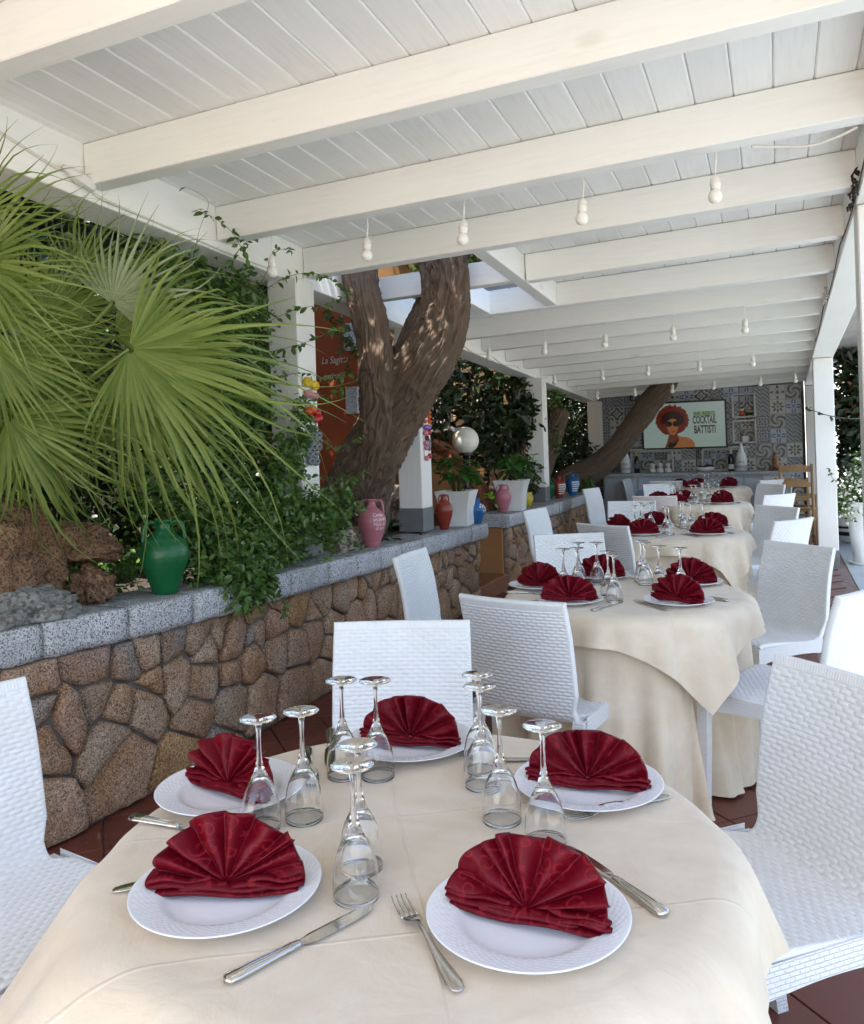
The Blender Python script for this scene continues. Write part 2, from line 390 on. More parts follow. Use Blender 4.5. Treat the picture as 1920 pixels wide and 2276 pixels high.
# ceiling boards, three lengths each, left out round the tree
BDW = 0.137; k = 0; x = XL + 0.05
segs = [(-1.6, 2.49), (2.494, 7.15), (7.154, 12.3)]
edges_x = [XL - 0.2] + [XL + 0.035 + BDW * i for i in range(0, 22)]
for a, b2 in zip(edges_x, edges_x[1:]):
    b2 = min(b2, XR + 0.2)
    if b2 - a < 0.03: continue
    for s0, s1 in segs:
        parts = [(s0, s1)]
        if s0 < 4.2 < s1 and a < HX0 - 0.02: parts = [(s0, 4.10), (5.70, s1)]
        for p0, p1 in parts:
            xm = (a + b2) / 2
            A = Vector((xm, p0, zc(xm, p0) + 0.018)); B = Vector((xm, p1, zc(xm, p1) + 0.018)); t = (B - A)
            L = t.length; t.normalize(); side = Vector((1, 0, 0.031)).normalized(); up = side.cross(t).normalized()
            o = link('ceiling_board', bevel_box((b2 - a - 0.0016, L - 0.002, 0.018), 0.0055, 1, 'ceiling_board', M_BOARD), pergola)
            o.location = (A + B) / 2 - up * 0.009 + Vector((0, 0, random.uniform(0, 0.0008))); o.rotation_euler = Matrix((side, t, up)).transposed().to_euler()
            k += 1
# roof skin above the boards, open round the tree
M_ROOF = simple('grey_roofing', (0.30, 0.29, 0.28), 0.9, (0.22, 0.21, 0.20), 3, 0.3, 20)
def roof_panel(x0, x1, y0, y1):
    mb = MB(); P = [(x, y) for x in (x0, x1) for y in (y0, y1)]
    vs = [(x, y, zc(x, y) + 0.020 + d) for d in (0, 0.05) for x, y in P]
    mb.add(vs, [(0, 1, 3, 2), (4, 6, 7, 5), (0, 4, 5, 1), (2, 3, 7, 6), (0, 2, 6, 4), (1, 5, 7, 3)]); mb.build('roof_panel', M_ROOF, pergola)
roof_panel(XL - 0.25, 1.0, -1.65, 4.08); roof_panel(HX1 - 0.06, 1.0, 4.081, 5.72); roof_panel(XL - 0.25, 1.0, 5.721, 12.4)
# posts: white shaft on a grey steel shoe
def post(x, y, z0, ztop, w=0.19, shoe=0.17):
    sh = bbox('post', (w, w, ztop - z0 - shoe), (x, y, (ztop + z0 + shoe) / 2), M_POST, pergola, bev=0.006)
    s = bbox('post_shoe', (w + 0.006, w + 0.006, shoe), (0, 0, -(ztop - z0 - shoe) / 2 - shoe / 2), M_STEEL, sh, bev=0.003)
    return sh
PL = XL - 0.095 + 0.075
mbolt = MB().lathe([(0, 0), (0.009, 0), (0.009, 0.006), (0, 0.006)], 8).mesh('bolt', M_STEEL)
for (x, y, z0) in ((PL - 0.005, 3.965, 0.772), (PL - 0.005, 5.60, 0.742), (PL - 0.005, 9.03, 0.707), (PL, 12.22, 0.70), (PL, 0.2, 0.70)):
    p = post(x, y, z0, zc(x, y) - 0.212)
    if y > 5 and y < 6:
        hh = (zc(x, y) - 0.212 - z0 - 0.17) / 2
        for bx, bz in ((-0.05, -hh - 0.045), (0.03, -hh - 0.125)):
            b_ = link('bolt', mbolt, p, (bx, -0.099, bz), (PI / 2, 0, 0))
for (x, y) in ((XR + 0.10, 4.24), (XR + 0.10, 9.52), (XR + 0.10, 12.35), (XR + 0.10, -1.0)):
    post(x, y, -0.008, zc(x, y) - 0.224)

# ------------------------------------------------------------------ rubble walls
def power_cells(pts, w, rect):
    out = []
    for i, (px, py) in enumerate(pts):
        poly = [(rect[0], rect[2]), (rect[1], rect[2]), (rect[1], rect[3]), (rect[0], rect[3])]
        for j, (qx, qy) in enumerate(pts):
            if i == j or abs(px - qx) > 0.9 or not poly: continue
            A = 2 * (qx - px); B = 2 * (qy - py); Cc = qx * qx + qy * qy - px * px - py * py - (w[j] - w[i])
            new = []
            for k in range(len(poly)):
                a = poly[k]; b = poly[(k + 1) % len(poly)]; da = A * a[0] + B * a[1] - Cc; db = A * b[0] + B * b[1] - Cc
                if da <= 0: new.append(a)
                if da * db < 0:
                    t = da / (da - db); new.append((a[0] + t * (b[0] - a[0]), a[1] + t * (b[1] - a[1])))
            poly = new
        out.append(poly if len(poly) >= 3 else None)
    return out
def rubble(parent, s0, s1, z0, zt, place, seed, big=0.15, small=0.026, tries=9000, protr=0.045):
    """stones as parts; place(s, z, d) -> world point, d = depth out of the wall"""
    rng = random.Random(seed); pts = []; z = z0
    while z < zt - 0.03:
        hgt = min(rng.choice((0.15, 0.24, 0.30, 0.33)) * big / 0.15, zt - z)
        if zt - z - hgt < 0.06: hgt = zt - z
        x = s0 - rng.uniform(0, 0.2)
        while x < s1 + 0.1:
            w = hgt * rng.uniform(0.65, 1.55); r_ = rng.random()
            if r_ < 0.20: pts += [(x + w / 2 + rng.uniform(-.02, .02), z + hgt * 0.27), (x + w / 2 + rng.uniform(-.03, .03), z + hgt * 0.76)]
            elif r_ < 0.34: pts += [(x + w * 0.22, z + hgt * rng.uniform(.4, .6)), (x + w * 0.70, z + hgt * rng.uniform(.35, .65))]
            else: pts.append((x + w / 2, z + hgt / 2 + rng.uniform(-.12, .12) * hgt))
            if rng.random() < 0.30: pts.append((x + rng.uniform(-.02, .02), z + hgt * rng.uniform(.02, .12)))
            x += w
        z += hgt
    pts = [(px_ + rng.uniform(-.040, .040), py_ + rng.uniform(-.040, .040)) for px_, py_ in pts]
    wts = [rng.uniform(0, 0.006) for p in pts]
    cells = power_cells(pts, wts, (s0, s1, z0, zt)); n = 0
    for (cx, cy), poly in zip(pts, cells):
        if poly is None: continue
        ar = 0.5 * abs(sum(poly[k][0] * poly[(k + 1) % len(poly)][1] - poly[(k + 1) % len(poly)][0] * poly[k][1] for k in range(len(poly))))
        if ar < 0.0007: continue
        gx = sum(p[0] for p in poly) / len(poly); gy = sum(p[1] for p in poly) / len(poly)
        size = math.sqrt(ar); gap = rng.uniform(0.001, 0.006); ring = []
        for k in range(len(poly)):
            a = poly[k]; b = poly[(k + 1) % len(poly)]; L = math.hypot(b[0] - a[0], b[1] - a[1]); m = max(1, int(L / 0.045))
            for q in range(m):
                t = q / m; x = a[0] + t * (b[0] - a[0]); y = a[1] + t * (b[1] - a[1])
                dx = x - gx; dy = y - gy; D = math.hypot(dx, dy) + 1e-6
                sh = 1 - (gap + (0.005 if q == 0 else 0.0) + 0.010 * (mnoise.noise((x * 26, y * 26, seed)) + 0.25)) / D
                ring.append((gx + dx * max(sh, .3), gy + dy * max(sh, .3)))
        d0 = protr * rng.uniform(0.35, 1.0); tx = rng.uniform(-0.08, 0.08); ty = rng.uniform(-0.08, 0.08)
        def P(x, y, d):
            return place(x, y, d + tx * (x - gx) + ty * (y - gy) + 0.012 * mnoise.noise((x * 11, y * 11, seed + 3)))
        rows = []
        for sc_, d in ((1.0, -0.05), (1.0, d0 - 0.014), (1 - 0.010 / max(size, .04), d0 - 0.004), (1 - 0.03 / max(size, .06), d0 + 0.003), (0.5, d0 + 0.008)):
            rows.append([P(gx + (x - gx) * sc_, gy + (y - gy) * sc_, d) for x, y in ring])
        c0 = P(gx, gy, d0 + 0.009); org = Vector(c0)
        mb = MB(); mb.grid([[Vector(p) - org for p in r] for r in rows], closed=True)
        nr = len(ring); base = 4 * nr; mb.v.append((0, 0, 0)); ci = len(mb.v) - 1
        mb.f += [(base + k, base + (k + 1) % nr, ci) for k in range(nr)]
        o = mb.build('stone', M_STONE, parent, smooth=True, loc=org); n += 1
        try:
            pass
        except Exception: pass
    return n
def interp(y, tab):
    for (a, va), (b, vb) in zip(tab, tab[1:]):
        if y <= b: return va + (vb - va) * max(0, (y - a)) / (b - a)
    return tab[-1][1]
W1 = [(0.4, -2.52), (1.5, -2.43), (2.1, -2.37), (2.6, -2.34), (4.0, -2.34), (6.6, -2.37)]
C1 = [(0.4, -2.52), (1.5, -2.43), (2.1, -2.355), (2.6, -2.275), (3.0, -2.255), (4.0, -2.25), (6.7, -2.285)]
def ctop(y): return 0.79 - 0.0185 * (y - 2.0)
wall1 = thing('stone_wall', 'long low wall of brown rubble stones with grey granite coping beside the front table', 'wall')
core = MB()
ys = list(np.linspace(0.4, 6.55, 26))
core.grid([[(interp(y, W1) - 0.012, y, z) for z in (-0.02, 0.3, ctop(y) - 0.125)] for y in ys])
core.grid([[(interp(y, W1) - 0.012, y, ctop(y) - 0.125), (interp(y, W1) - 0.34, y, ctop(y) - 0.125), (interp(y, W1) - 0.34, y, -0.02)] for y in ys])
core.add([(interp(6.55, W1) - 0.012, 6.55, -0.02), (-2.75, 6.55, -0.02), (-2.75, 6.55, 0.58), (interp(6.55, W1) - 0.012, 6.55, 0.58)], [(0, 1, 2, 3)])
core.build('mortar_core', M_MORTAR, wall1)
n1 = rubble(wall1, 0.9, 6.56, 0.012, 0.66, lambda s, z, d: (interp(s, W1) + d - 0.012, s, z * (ctop(s) - 0.128) / 0.66), 11)
def coping(parent, joints, face, top, depth, thick, seed):
    rng = random.Random(seed)
    for a, b in zip(joints, joints[1:]):
        a += 0.006; b -= 0.006; bm = bmesh.new()
        ym = (a + b) / 2; org = Vector((face(ym) - depth / 2, ym, top(ym) - thick / 2)); nx = 8; ny = max(5, int((b - a) / 0.035)); nz = 5
        # rough-split front, sawn top: a lattice box
        vs = {}
        def pt(i, j, k):
            y = a + (b - a) * j / ny; f = face(y); x = f - depth * (1 - i / nx); z = top(y) - thick * (1 - k / nz)
            rough = 0.007 if i == nx else 0.002
            nn = mnoise.noise_vector((x * 22 + seed, y * 22, z * 22))
            ed = (i == nx) and (k in (0, nz)); dx = -0.008 if ed else 0.0
            if i == nx and j in (0, ny): dx -= 0.006
            return Vector((x + nn.x * rough + dx, y + (nn.y * 0.003 if j in (0, ny) else 0), z + nn.z * (0.006 if k == 0 else 0.0018) - (0.003 if (i == nx and k == nz) else 0))) - org
        def V(i, j, k):
            if (i, j, k) not in vs: vs[(i, j, k)] = bm.verts.new(pt(i, j, k))
            return vs[(i, j, k)]
        for i in range(nx):
            for j in range(ny):
                bm.faces.new((V(i, j, nz), V(i + 1, j, nz), V(i + 1, j + 1, nz), V(i, j + 1, nz)))
        for j in range(ny):
            for k_ in range(nz):
                bm.faces.new((V(nx, j, k_), V(nx, j + 1, k_), V(nx, j + 1, k_ + 1), V(nx, j, k_ + 1)))
            bm.faces.new((V(0, j, 0), V(0, j + 1, 0), V(nx, j + 1, 0), V(nx, j, 0)))
        for j in (0, ny):
            for i in range(nx):
                for k_ in range(nz):
                    q = (V(i, j, k_), V(i + 1, j, k_), V(i + 1, j, k_ + 1), V(i, j, k_ + 1)); bm.faces.new(q if j == 0 else q[::-1])
        me = bpy.data.meshes.new('coping_stone'); bm.to_mesh(me); bm.free(); me.materials.append(M_COPE)
        me.polygons.foreach_set('use_smooth', [True] * len(me.polygons))
        link('coping_stone', me, parent, org)
coping(wall1, [0.5, 0.95, 1.4, 1.75, 2.09, 2.44, 2.77, 3.12, 3.5, 3.87, 4.2, 4.52, 4.82, 5.16, 5.5, 5.86, 6.2, 6.62], lambda y: interp(y, C1), ctop, 0.33, 0.125, 3)
# second wall beyond the steps
W2 = [(7.38, -2.40), (8.0, -2.36), (8.6, -2.30), (9.8, -2.31), (11.8, -2.40)]
wall2 = thing('stone_wall', 'second rubble wall with rough granite coping beyond the orange steps', 'wall')
c2 = MB(); ys = list(np.linspace(7.4, 11.75, 20))
c2.grid([[(interp(y, W2) - 0.012, y, z) for z in (-0.02, 0.58)] for y in ys]); c2.grid([[(interp(y, W2) - 0.012, y, 0.58), (-2.75, y, 0.58)] for y in ys])
c2.build('mortar_core', M_MORTAR, wall2)
rubble(wall2, 7.42, 11.75, 0.012, 0.58, lambda s, z, d: (interp(s, W2) + d - 0.012, s, z), 23, big=0.15, small=0.07, tries=2500)
coping(wall2, [7.36, 7.78, 8.35, 8.9, 9.5, 10.1, 10.75, 11.4], lambda y: interp(y, W2) + 0.06, lambda y: 0.71, 0.34, 0.125, 9)
chk = bbox('cheek_panel', (0.40, 0.03, 0.585), (-2.62, 7.395, 0.29), M_OCHRE, wall2, bev=0.004)
# orange steps between the walls
steps = thing('steps', 'terracotta steps rising between the two stone walls', 'steps')
for k in range(3):
    bbox('step', (0.34, 0.80, 0.15 * (k + 1)), (-2.55 - 0.33 * k, 6.98, 0.075 * (k + 1)), M_STEP, steps, bev=0.008)
# ------------------------------------------------------------------ furniture materials
m, nt, b, o = new_mat('white_wicker_plastic'); M_WICK = m
b.inputs['Base Color'].default_value = (0.76, 0.76, 0.76, 1); b.inputs['Roughness'].default_value = 0.36; b.inputs['Specular IOR Level'].default_value = 0.45
vec = coords(nt, 'Object', jitter=True)
d_ = ramp(nt, noise_t(nt, vec, 9, 5), [(0.35, (0.76, 0.76, 0.765)), (0.75, (0.71, 0.705, 0.69))])
nt.links.new(d_, b.inputs['Base Color'])
def wick_bump(name, c):
    m, nt, b, o = new_mat(name); b.inputs['Base Color'].default_value = tuple(c) + (1,); b.inputs['Roughness'].default_value = 0.38
    tc = N(nt, 'TexCoord'); sx = N(nt, 'SeparateXYZ'); nt.links.new(tc.outputs['Object'], sx.inputs[0])
    hx = math_(nt, 'ADD', sx.outputs[0], sx.outputs[1])
    cv = N(nt, 'CombineXYZ'); nt.links.new(hx, cv.inputs[0]); nt.links.new(sx.outputs[2], cv.inputs[1])
    br = N(nt, 'TexBrick'); br.inputs['Scale'].default_value = 1.0; br.inputs['Brick Width'].default_value = 0.022; br.inputs['Row Height'].default_value = 0.009
    br.inputs['Mortar Size'].default_value = 0.0018; br.inputs['Mortar Smooth'].default_value = 1.0
    br.inputs['Color1'].default_value = (1, 1, 1, 1); br.inputs['Color2'].default_value = (1, 1, 1, 1); br.inputs['Mortar'].default_value = (0, 0, 0, 1)
    nt.links.new(cv.outputs[0], br.inputs['Vector']); bump(nt, b, br.outputs['Color'], 0.6, 0.004); return m
M_WICKB = wick_bump('white_wicker_frame', (0.75, 0.75, 0.755))
M_WICKP = M_WICK.copy(); M_WICKP.name = 'pinkish_wicker_plastic'
for n in M_WICKP.node_tree.nodes:
    if n.type == 'VALTORGB':
        n.color_ramp.elements[0].color = (0.80, 0.72, 0.68, 1); n.color_ramp.elements[1].color = (0.76, 0.66, 0.62, 1)

# ------------------------------------------------------------------ wicker chair
def weave(S, T, L=0.031, P=0.0118):
    """relief of a basket weave, S across, T along (metres)"""
    r = np.floor(T / P); fv = T / P - r
    u = S / L + 0.5 * (r % 2)
    fu = u - np.floor(u)
    pv = np.sqrt(np.clip(np.sin(PI * fv), 0, 1)); pu = np.clip(np.sin(PI * fu) * 1.25, 0, 1) ** 0.7
    rib = np.exp(-((fu - 0.0) / 0.10) ** 2) + np.exp(-((fu - 1.0) / 0.10) ** 2)
    return 0.0042 * pv * pu + 0.0010 * rib
def profile(t):
    """inner side profile of back (t from 0 at the seat joint upward)"""
    pts = [(0.135, 0.437), (0.172, 0.445), (0.196, 0.470), (0.207, 0.51), (0.214, 0.56), (0.222, 0.62), (0.233, 0.70), (0.249, 0.77), (0.268, 0.838)]
    return pts
def resample(pts, n):
    P = np.array(pts); 
    for _ in range(3):   # Chaikin smoothing
        Q = [P[0]]
        for a, b2 in zip(P, P[1:]): Q += [0.75 * a + 0.25 * b2, 0.25 * a + 0.75 * b2]
        Q.append(P[-1]); P = np.array(Q)
    d = np.r_[0, np.cumsum(np.hypot(*np.diff(P, axis=0).T))]; s = np.linspace(0, d[-1], n)
    return np.c_[np.interp(s, d, P[:, 0]), np.interp(s, d, P[:, 1])], s
def shell(name, mat, prof, width, thick, nS, nT, concave, relief=True, topband=True, bottom=True):
    """weave surface: prof (y,z) along, width(t) half width"""
    pr, s = resample(prof, nT); tang = np.gradient(pr, axis=0); tang /= np.linalg.norm(tang, axis=1)[:, None]
    nor = np.c_[-tang[:, 1], tang[:, 0]]      # (y,z) normal, towards the sitter for the back (front is -y)
    if nor[-1, 0] > 0 and topband: nor = -nor
    if not topband and nor[nT // 2, 1] < 0: nor = -nor
    us = np.linspace(-1, 1, nS); hw = np.array([width(t / s[-1]) for t in s])
    U, Tt = np.meshgrid(us, s, indexing='xy'); S = U * hw[:, None]
    cc = concave * (U ** 2)
    h = weave(S + 10, Tt)
    L = s[-1]
    edge = np.clip((1 - np.abs(U)) * hw[:, None] / 0.011, 0, 1)
    ribs = 0.0017 * np.abs(np.sin(PI * Tt / 0.0072)) + 0.0012
    h = np.where(edge < 0.99, ribs, h)
    if topband:
        tb = Tt > L - 0.026
        h = np.where(tb, 0.0019 * np.abs(np.sin(PI * S / 0.0072)) + 0.001, h)
        h = np.where((Tt > L - 0.029) & (Tt < L - 0.026), 0.0, h)
    rnd = np.clip(np.minimum((1 - np.abs(U)) * hw[:, None], (L - Tt) if topband else 1.0) / 0.007, 0, 1); rr = np.sqrt(1 - (1 - rnd) ** 2)
    Vs = []
    for side in (1, -1):
        off = (h * rr if side == 1 else -thick - h * rr) if True else 0
        base = np.where(side == 1, 0.0, 0.0)
        mid = -thick / 2; d = mid + (off - mid) * np.where(rr < 0.02, 0.45, 0.45 + 0.55 * rr)
        Y = pr[:, 0][:, None] + nor[:, 0][:, None] * (d + cc); Z = pr[:, 1][:, None] + nor[:, 1][:, None] * (d + cc * (0.25 if topband else 1.0))
        Vs.append(np.stack([S, Y, Z], -1).reshape(-1, 3))
    n = nS * nT; F = [grid_faces(nT, nS), grid_faces(nT, nS, n)[:, ::-1]]
    i = np.arange(nT - 1)
    for c in (0, nS - 1):
        q = np.stack([i * nS + c, (i + 1) * nS + c, (i + 1) * nS + c + n, i * nS + c + n], -1); F.append(q if c == 0 else q[:, ::-1])
    j = np.arange(nS - 1)
    for rrow in (0, nT - 1):
        q = np.stack([rrow * nS + j, rrow * nS + j + 1, rrow * nS + j + 1 + n, rrow * nS + j + n], -1); F.append(q[:, ::-1] if rrow == 0 else q)
    return np_mesh(name, np.concatenate(Vs), np.concatenate(F), mat, True)
me_back = shell('backrest', M_WICK, [(0.158, 0.436), (0.186, 0.452), (0.200, 0.485), (0.207, 0.53), (0.213, 0.58), (0.221, 0.64), (0.233, 0.71), (0.249, 0.77), (0.270, 0.838)],
                lambda t: 0.190 + 0.016 * min(1, max(0, (t - 0.12) / 0.12)) - 0.004 * t, 0.020, 205, 300, 0.020)
me_seat = shell('seat', M_WICK, [(-0.225, 0.448), (-0.20, 0.456), (-0.12, 0.452), (-0.02, 0.442), (0.08, 0.435), (0.157, 0.4355)],
                lambda t: 0.216 if t < 0.86 else 0.216 - 0.026 * min(1, (t - 0.86) / 0.10), 0.018, 205, 230, 0.006, topband=False)
def apron_mesh(side):
    mb = MB(); n = 12
    if side == 0:       # front, bowed
        P = [[(x, -0.232 - 0.012 * (1 - (x / 0.2) ** 2) + dy, z) for x in np.linspace(-0.20, 0.20, n)] for dy, z in ((0, 0.452), (0, 0.386 + 0.0), (0.016, 0.386), (0.016, 0.446))]
        P = [[(x, y, z + (0.016 * (1 - (x / 0.2) ** 2) if z < 0.4 else 0)) for x, y, z in r] for r in P]
    else:
        sx = side
        P = [[(sx * (0.219 - d), y, z + (0.018 * (1 - ((y + 0.02) / 0.2) ** 2) if z < 0.4 else 0)) for y in np.linspace(-0.205, 0.165, n)] for d, z in ((0, 0.446), (0, 0.376), (0.016, 0.376), (0.016, 0.440))]
        if sx < 0: P = [r[::-1] for r in P]
    return mb.grid(P).mesh('apron', M_WICKB, False)
me_apr = [apron_mesh(0), apron_mesh(1), apron_mesh(-1)]
def leg_mesh(top, bot, a=0.040, b2=0.030):
    mb = MB(); rows = []
    for t in np.linspace(0, 1, 6):
        c = [top[i] + (bot[i] - top[i]) * t for i in range(3)]; w = (a + (b2 - a) * t) / 2; rows.append([(c[0] - w, c[1] - w, c[2]), (c[0] + w, c[1] - w, c[2]), (c[0] + w, c[1] + w, c[2]), (c[0] - w, c[1] + w, c[2])])
    mb.grid(rows, True); mb.f += [(0, 3, 2, 1), (20, 21, 22, 23)]; return mb.mesh('leg', M_WICKB)
me_legs = [leg_mesh((sx * 0.198, -0.214, 0.44), (sx * 0.203, -0.222, 0.0)) for sx in (1, -1)] + [leg_mesh((sx * 0.196, 0.165, 0.43), (sx * 0.205, 0.235, 0.0)) for sx in (1, -1)]
def make_chair(label, loc, rz, group):
    t = thing('wicker_chair', label, 'chair', loc, rz, group)
    link('seat', me_seat, t); link('backrest', me_back, t)
    for a in me_apr: link('apron', a, t)
    for l in me_legs: link('leg', l, t)
    return t
GCH = 'white woven chairs round the tables'
chairs = [  # back-top middle x, y, heading, label
    ((-1.042, 2.200), 18.9, 'white wicker chair facing the camera behind the nearest table'),
    ((-0.838, 2.616), 167.9, 'white wicker chair turned away, pulled up to near side of second table'),
    ((-1.690, 3.680), 92, 'white wicker chair seen side-on between the stone wall and second table'),
    ((-1.110, 4.580), 27.7, 'white wicker chair facing the camera behind the second table'),
    ((-1.030, 5.130), 152.4, 'white wicker chair turned away at the near side of third table'),
    ((-1.800, 6.320), 80, 'white wicker chair beside the orange steps at the third table'),
    ((-1.180, 7.190), 8.7, 'white wicker chair facing the camera behind the third table'),
    ((-1.970, 9.250), 76, 'white wicker chair by second wall near the striped jugs'),
    ((-1.330, 10.05), 33, 'white wicker chair facing the camera behind the fourth table'),
    ((-1.330, 10.80), 185, 'white wicker chair turned away at near side of last table'),
    ((-1.960, 11.55), 86, 'white wicker chair side-on against the grey counter doors'),
    ((0.122, 1.950), -47.0, 'big white wicker chair at the far open corner of nearest table'),
    ((0.246, 3.057), 245, 'white wicker chair with front leg by the second table cloth, cut by the edge'),
    ((0.077, 4.260), -42.8, 'shaded white wicker chair at the far open corner of second table'),
    ((0.075, 5.540), 236, 'bright white wicker chair at the near open corner of third table'),
    ((-0.015, 6.575), -45, 'shaded white wicker chair at the far open corner of third table'),
    ((0.000, 7.990), 230, 'bright white wicker chair at the near open corner of fourth table'),
    ((-0.080, 9.700), -46, 'shaded white wicker chair at the far open corner of fourth table'),
    ((-0.080, 10.75), 228, 'small bright wicker chair at the near open corner of last table'),
    ((-0.010, 11.62), -30, 'grey-looking wicker chair in front of the counter beside wooden chairs'),
    ((-1.695, 1.210), 80, 'white wicker chair between the stone wall and the nearest table'),
    ((-1.075, 7.850), 181, 'pale pinkish wicker chair turned away at near side of fourth table'),
]
ch0 = None
for (mx, my), rzd, lab in chairs:
    rz = math.radians(rzd); loc = (mx + 0.262 * math.sin(rz), my - 0.262 * math.cos(rz), 0.006)
    if 'pinkish' in lab:
        c = make_chair(lab, loc, rz, GCH)
        for nm in list(c.children):
            if nm.name.startswith(('seat', 'backrest')):
                d = nm.data.copy(); d.materials.clear(); d.materials.append(M_WICKP); nm.data = d
    elif ch0 is None: ch0 = make_chair(lab, loc, rz, GCH)
    else: dup(ch0, loc, rz, lab)

# ------------------------------------------------------------------ tables and cloths
TZ = 0.75
m, nt, b, o = new_mat('beige_tablecloth'); M_CLOTH = m
vec = coords(nt, 'Object', jitter=True)
f1 = noise_t(nt, vec, 7.0, 7.0, 0.62, 0.6); f2 = noise_t(nt, coords(nt, 'Object', (0.4, 1.6, 1), (0, 0, 0.6), jitter=True), 16.0, 5.0, 0.6)
f = math_(nt, 'ADD', math_(nt, 'MULTIPLY', f1, 0.6), math_(nt, 'MULTIPLY', f2, 0.4))
col = ramp(nt, f, [(0.34, (0.64, 0.522, 0.387)), (0.50, (0.69, 0.575, 0.44)), (0.64, (0.735, 0.628, 0.493))])
nt.links.new(col, b.inputs['Base Color']); b.inputs['Roughness'].default_value = 0.75; b.inputs['Specular IOR Level'].default_value = 0.2
b.inputs['Sheen Weight'].default_value = 0.25; b.inputs['Sheen Roughness'].default_value = 0.5
tc = N(nt, 'TexCoord'); sx = N(nt, 'SeparateXYZ'); mp = N(nt, 'Mapping'); mp.inputs['Rotation'].default_value = (0, 0, math.radians(-31)); nt.links.new(tc.outputs['Object'], mp.inputs[0]); nt.links.new(mp.outputs[0], sx.inputs[0])
wob = math_(nt, 'MULTIPLY', math_(nt, 'SUBTRACT', noise_t(nt, vec, 5.0, 2.0), 0.5), 0.02)
def crease(c, off):
    d = math_(nt, 'ABSOLUTE', math_(nt, 'ADD', math_(nt, 'ADD', c, off), wob)); return math_(nt, 'SUBTRACT', 1.0, math_(nt, 'MINIMUM', math_(nt, 'MULTIPLY', d, 260.0), 1.0))
cre = math_(nt, 'MAXIMUM', crease(sx.outputs[0], 0.02), math_(nt, 'MAXIMUM', crease(sx.outputs[1], -0.06), crease(sx.outputs[1], 0.27)))
weft = noise_t(nt, coords(nt, 'Object', (1, 1, 1)), 260.0, 2.0)
soft = noise_t(nt, vec, 5.5, 5.0, 0.55, 1.4)
hgt = math_(nt, 'ADD', math_(nt, 'ADD', math_(nt, 'MULTIPLY', cre, 0.20), math_(nt, 'MULTIPLY', weft, 0.03)), math_(nt, 'MULTIPLY', soft, 0.9))
bump(nt, b, hgt, 0.55, 0.010)
M_WOOD = simple('brown_table_wood', (0.20, 0.11, 0.06), 0.6, (0.15, 0.08, 0.045), 10)

def cloth_mesh(name, R, z0, supp, nfold, amp, flare, seed, zmin=0.012, pw=0.8, lumps=(), dents=(), edge=0.034, arc=0.085):
    rng = random.Random(seed); nphi = 360
    rin = list(np.linspace(0.0, R - edge, 10)[1:]); nh = 26
    ph0 = rng.uniform(0, 6.28); ph1 = rng.uniform(0, 6.28); ph2 = rng.uniform(0, 6.28)
    rows = []; phi = np.linspace(0, 2 * PI, nphi, endpoint=False)
    S = np.array([supp(p) for p in phi])
    for r in rin: rows.append(np.c_[r * np.cos(phi), r * np.sin(phi), np.full(nphi, z0)])
    wv = np.cos(nfold * phi + ph0) + 0.6 * np.cos((nfold - 3) * phi + ph1) + 0.35 * np.cos((nfold * 2 + 1) * phi + ph2)
    wv = np.sign(wv) * np.abs(wv) ** 0.85
    lump = sum(a_ * np.exp(-(((phi - p_ + PI) % (2 * PI) - PI) / w_) ** 2) for p_, w_, a_ in lumps) if lumps else 0.0 * phi
    thf = np.arctan2(1.0, flare + lump); L = S - R + edge
    rad = np.full(nphi, R - edge); z = np.full(nphi, z0); prev = np.zeros(nphi); nh = 34
    for k in range(1, nh + 1):
        sl = L * (k / nh) ** 1.5; d = sl - prev; m_ = (sl + prev) / 2; prev = sl
        an = np.clip(m_ / arc, 0, 1) * thf; rad = rad + np.cos(an) * d; z = z - np.sin(an) * d
        h = np.maximum(0, sl - edge); fold = amp * (h / 0.3) ** pw * wv
        fold = np.maximum(fold, -0.5 * flare * h - 0.008 * np.minimum(1, h / 0.08))
        for p_, w_, d_ in dents: fold = fold - rad * d_ * np.exp(-(((phi - p_ + PI) % (2 * PI) - PI) / w_) ** 4) * np.clip(h / 0.16, 0, 1) ** 0.7
        rows.append(np.c_[(rad + fold) * np.cos(phi), (rad + fold) * np.sin(phi), np.maximum(z, zmin)])
    V = np.concatenate([[[0, 0, z0]]] + rows); nr = len(rows)
    F = grid_faces(nr, nphi, 1, True)[:, ::-1]
    me = bpy.data.meshes.new(name)
    fl = [tuple(f) for f in F.tolist()] + [(0, 1 + k, 1 + (k + 1) % nphi) for k in range(nphi)]
    me.from_pydata(V.tolist(), [], fl); me.polygons.foreach_set('use_smooth', [True] * len(me.polygons)); me.materials.append(M_CLOTH); me.update()
    return me
def square_supp(s, rot):
    def f(p):
        c = abs(math.cos(p - rot)); q = abs(math.sin(p - rot)); return s / max(c, q) * (1 - 0.012 * max(0, min(c, q) / max(c, q) - 0.9) / 0.1)
    return f
TABLES = [((-0.540, 1.170), 'nearest table'), ((-0.580, 3.320), 'second table'), ((-0.660, 5.630), 'third table'), ((-0.735, 8.250), 'fourth table'), ((-0.820, 10.98), 'last table by the counter')]
TR = 0.462
ttop = MB().lathe([(0, 0.705), (TR - 0.024, 0.705), (TR - 0.020, 0.712), (TR - 0.020, 0.728), (TR - 0.024, 0.734), (0, 0.734)], 64).mesh('tabletop', M_WOOD)
tleg = bevel_box((0.05, 0.05, 0.70), 0.004, 1, 'leg', M_WOOD)
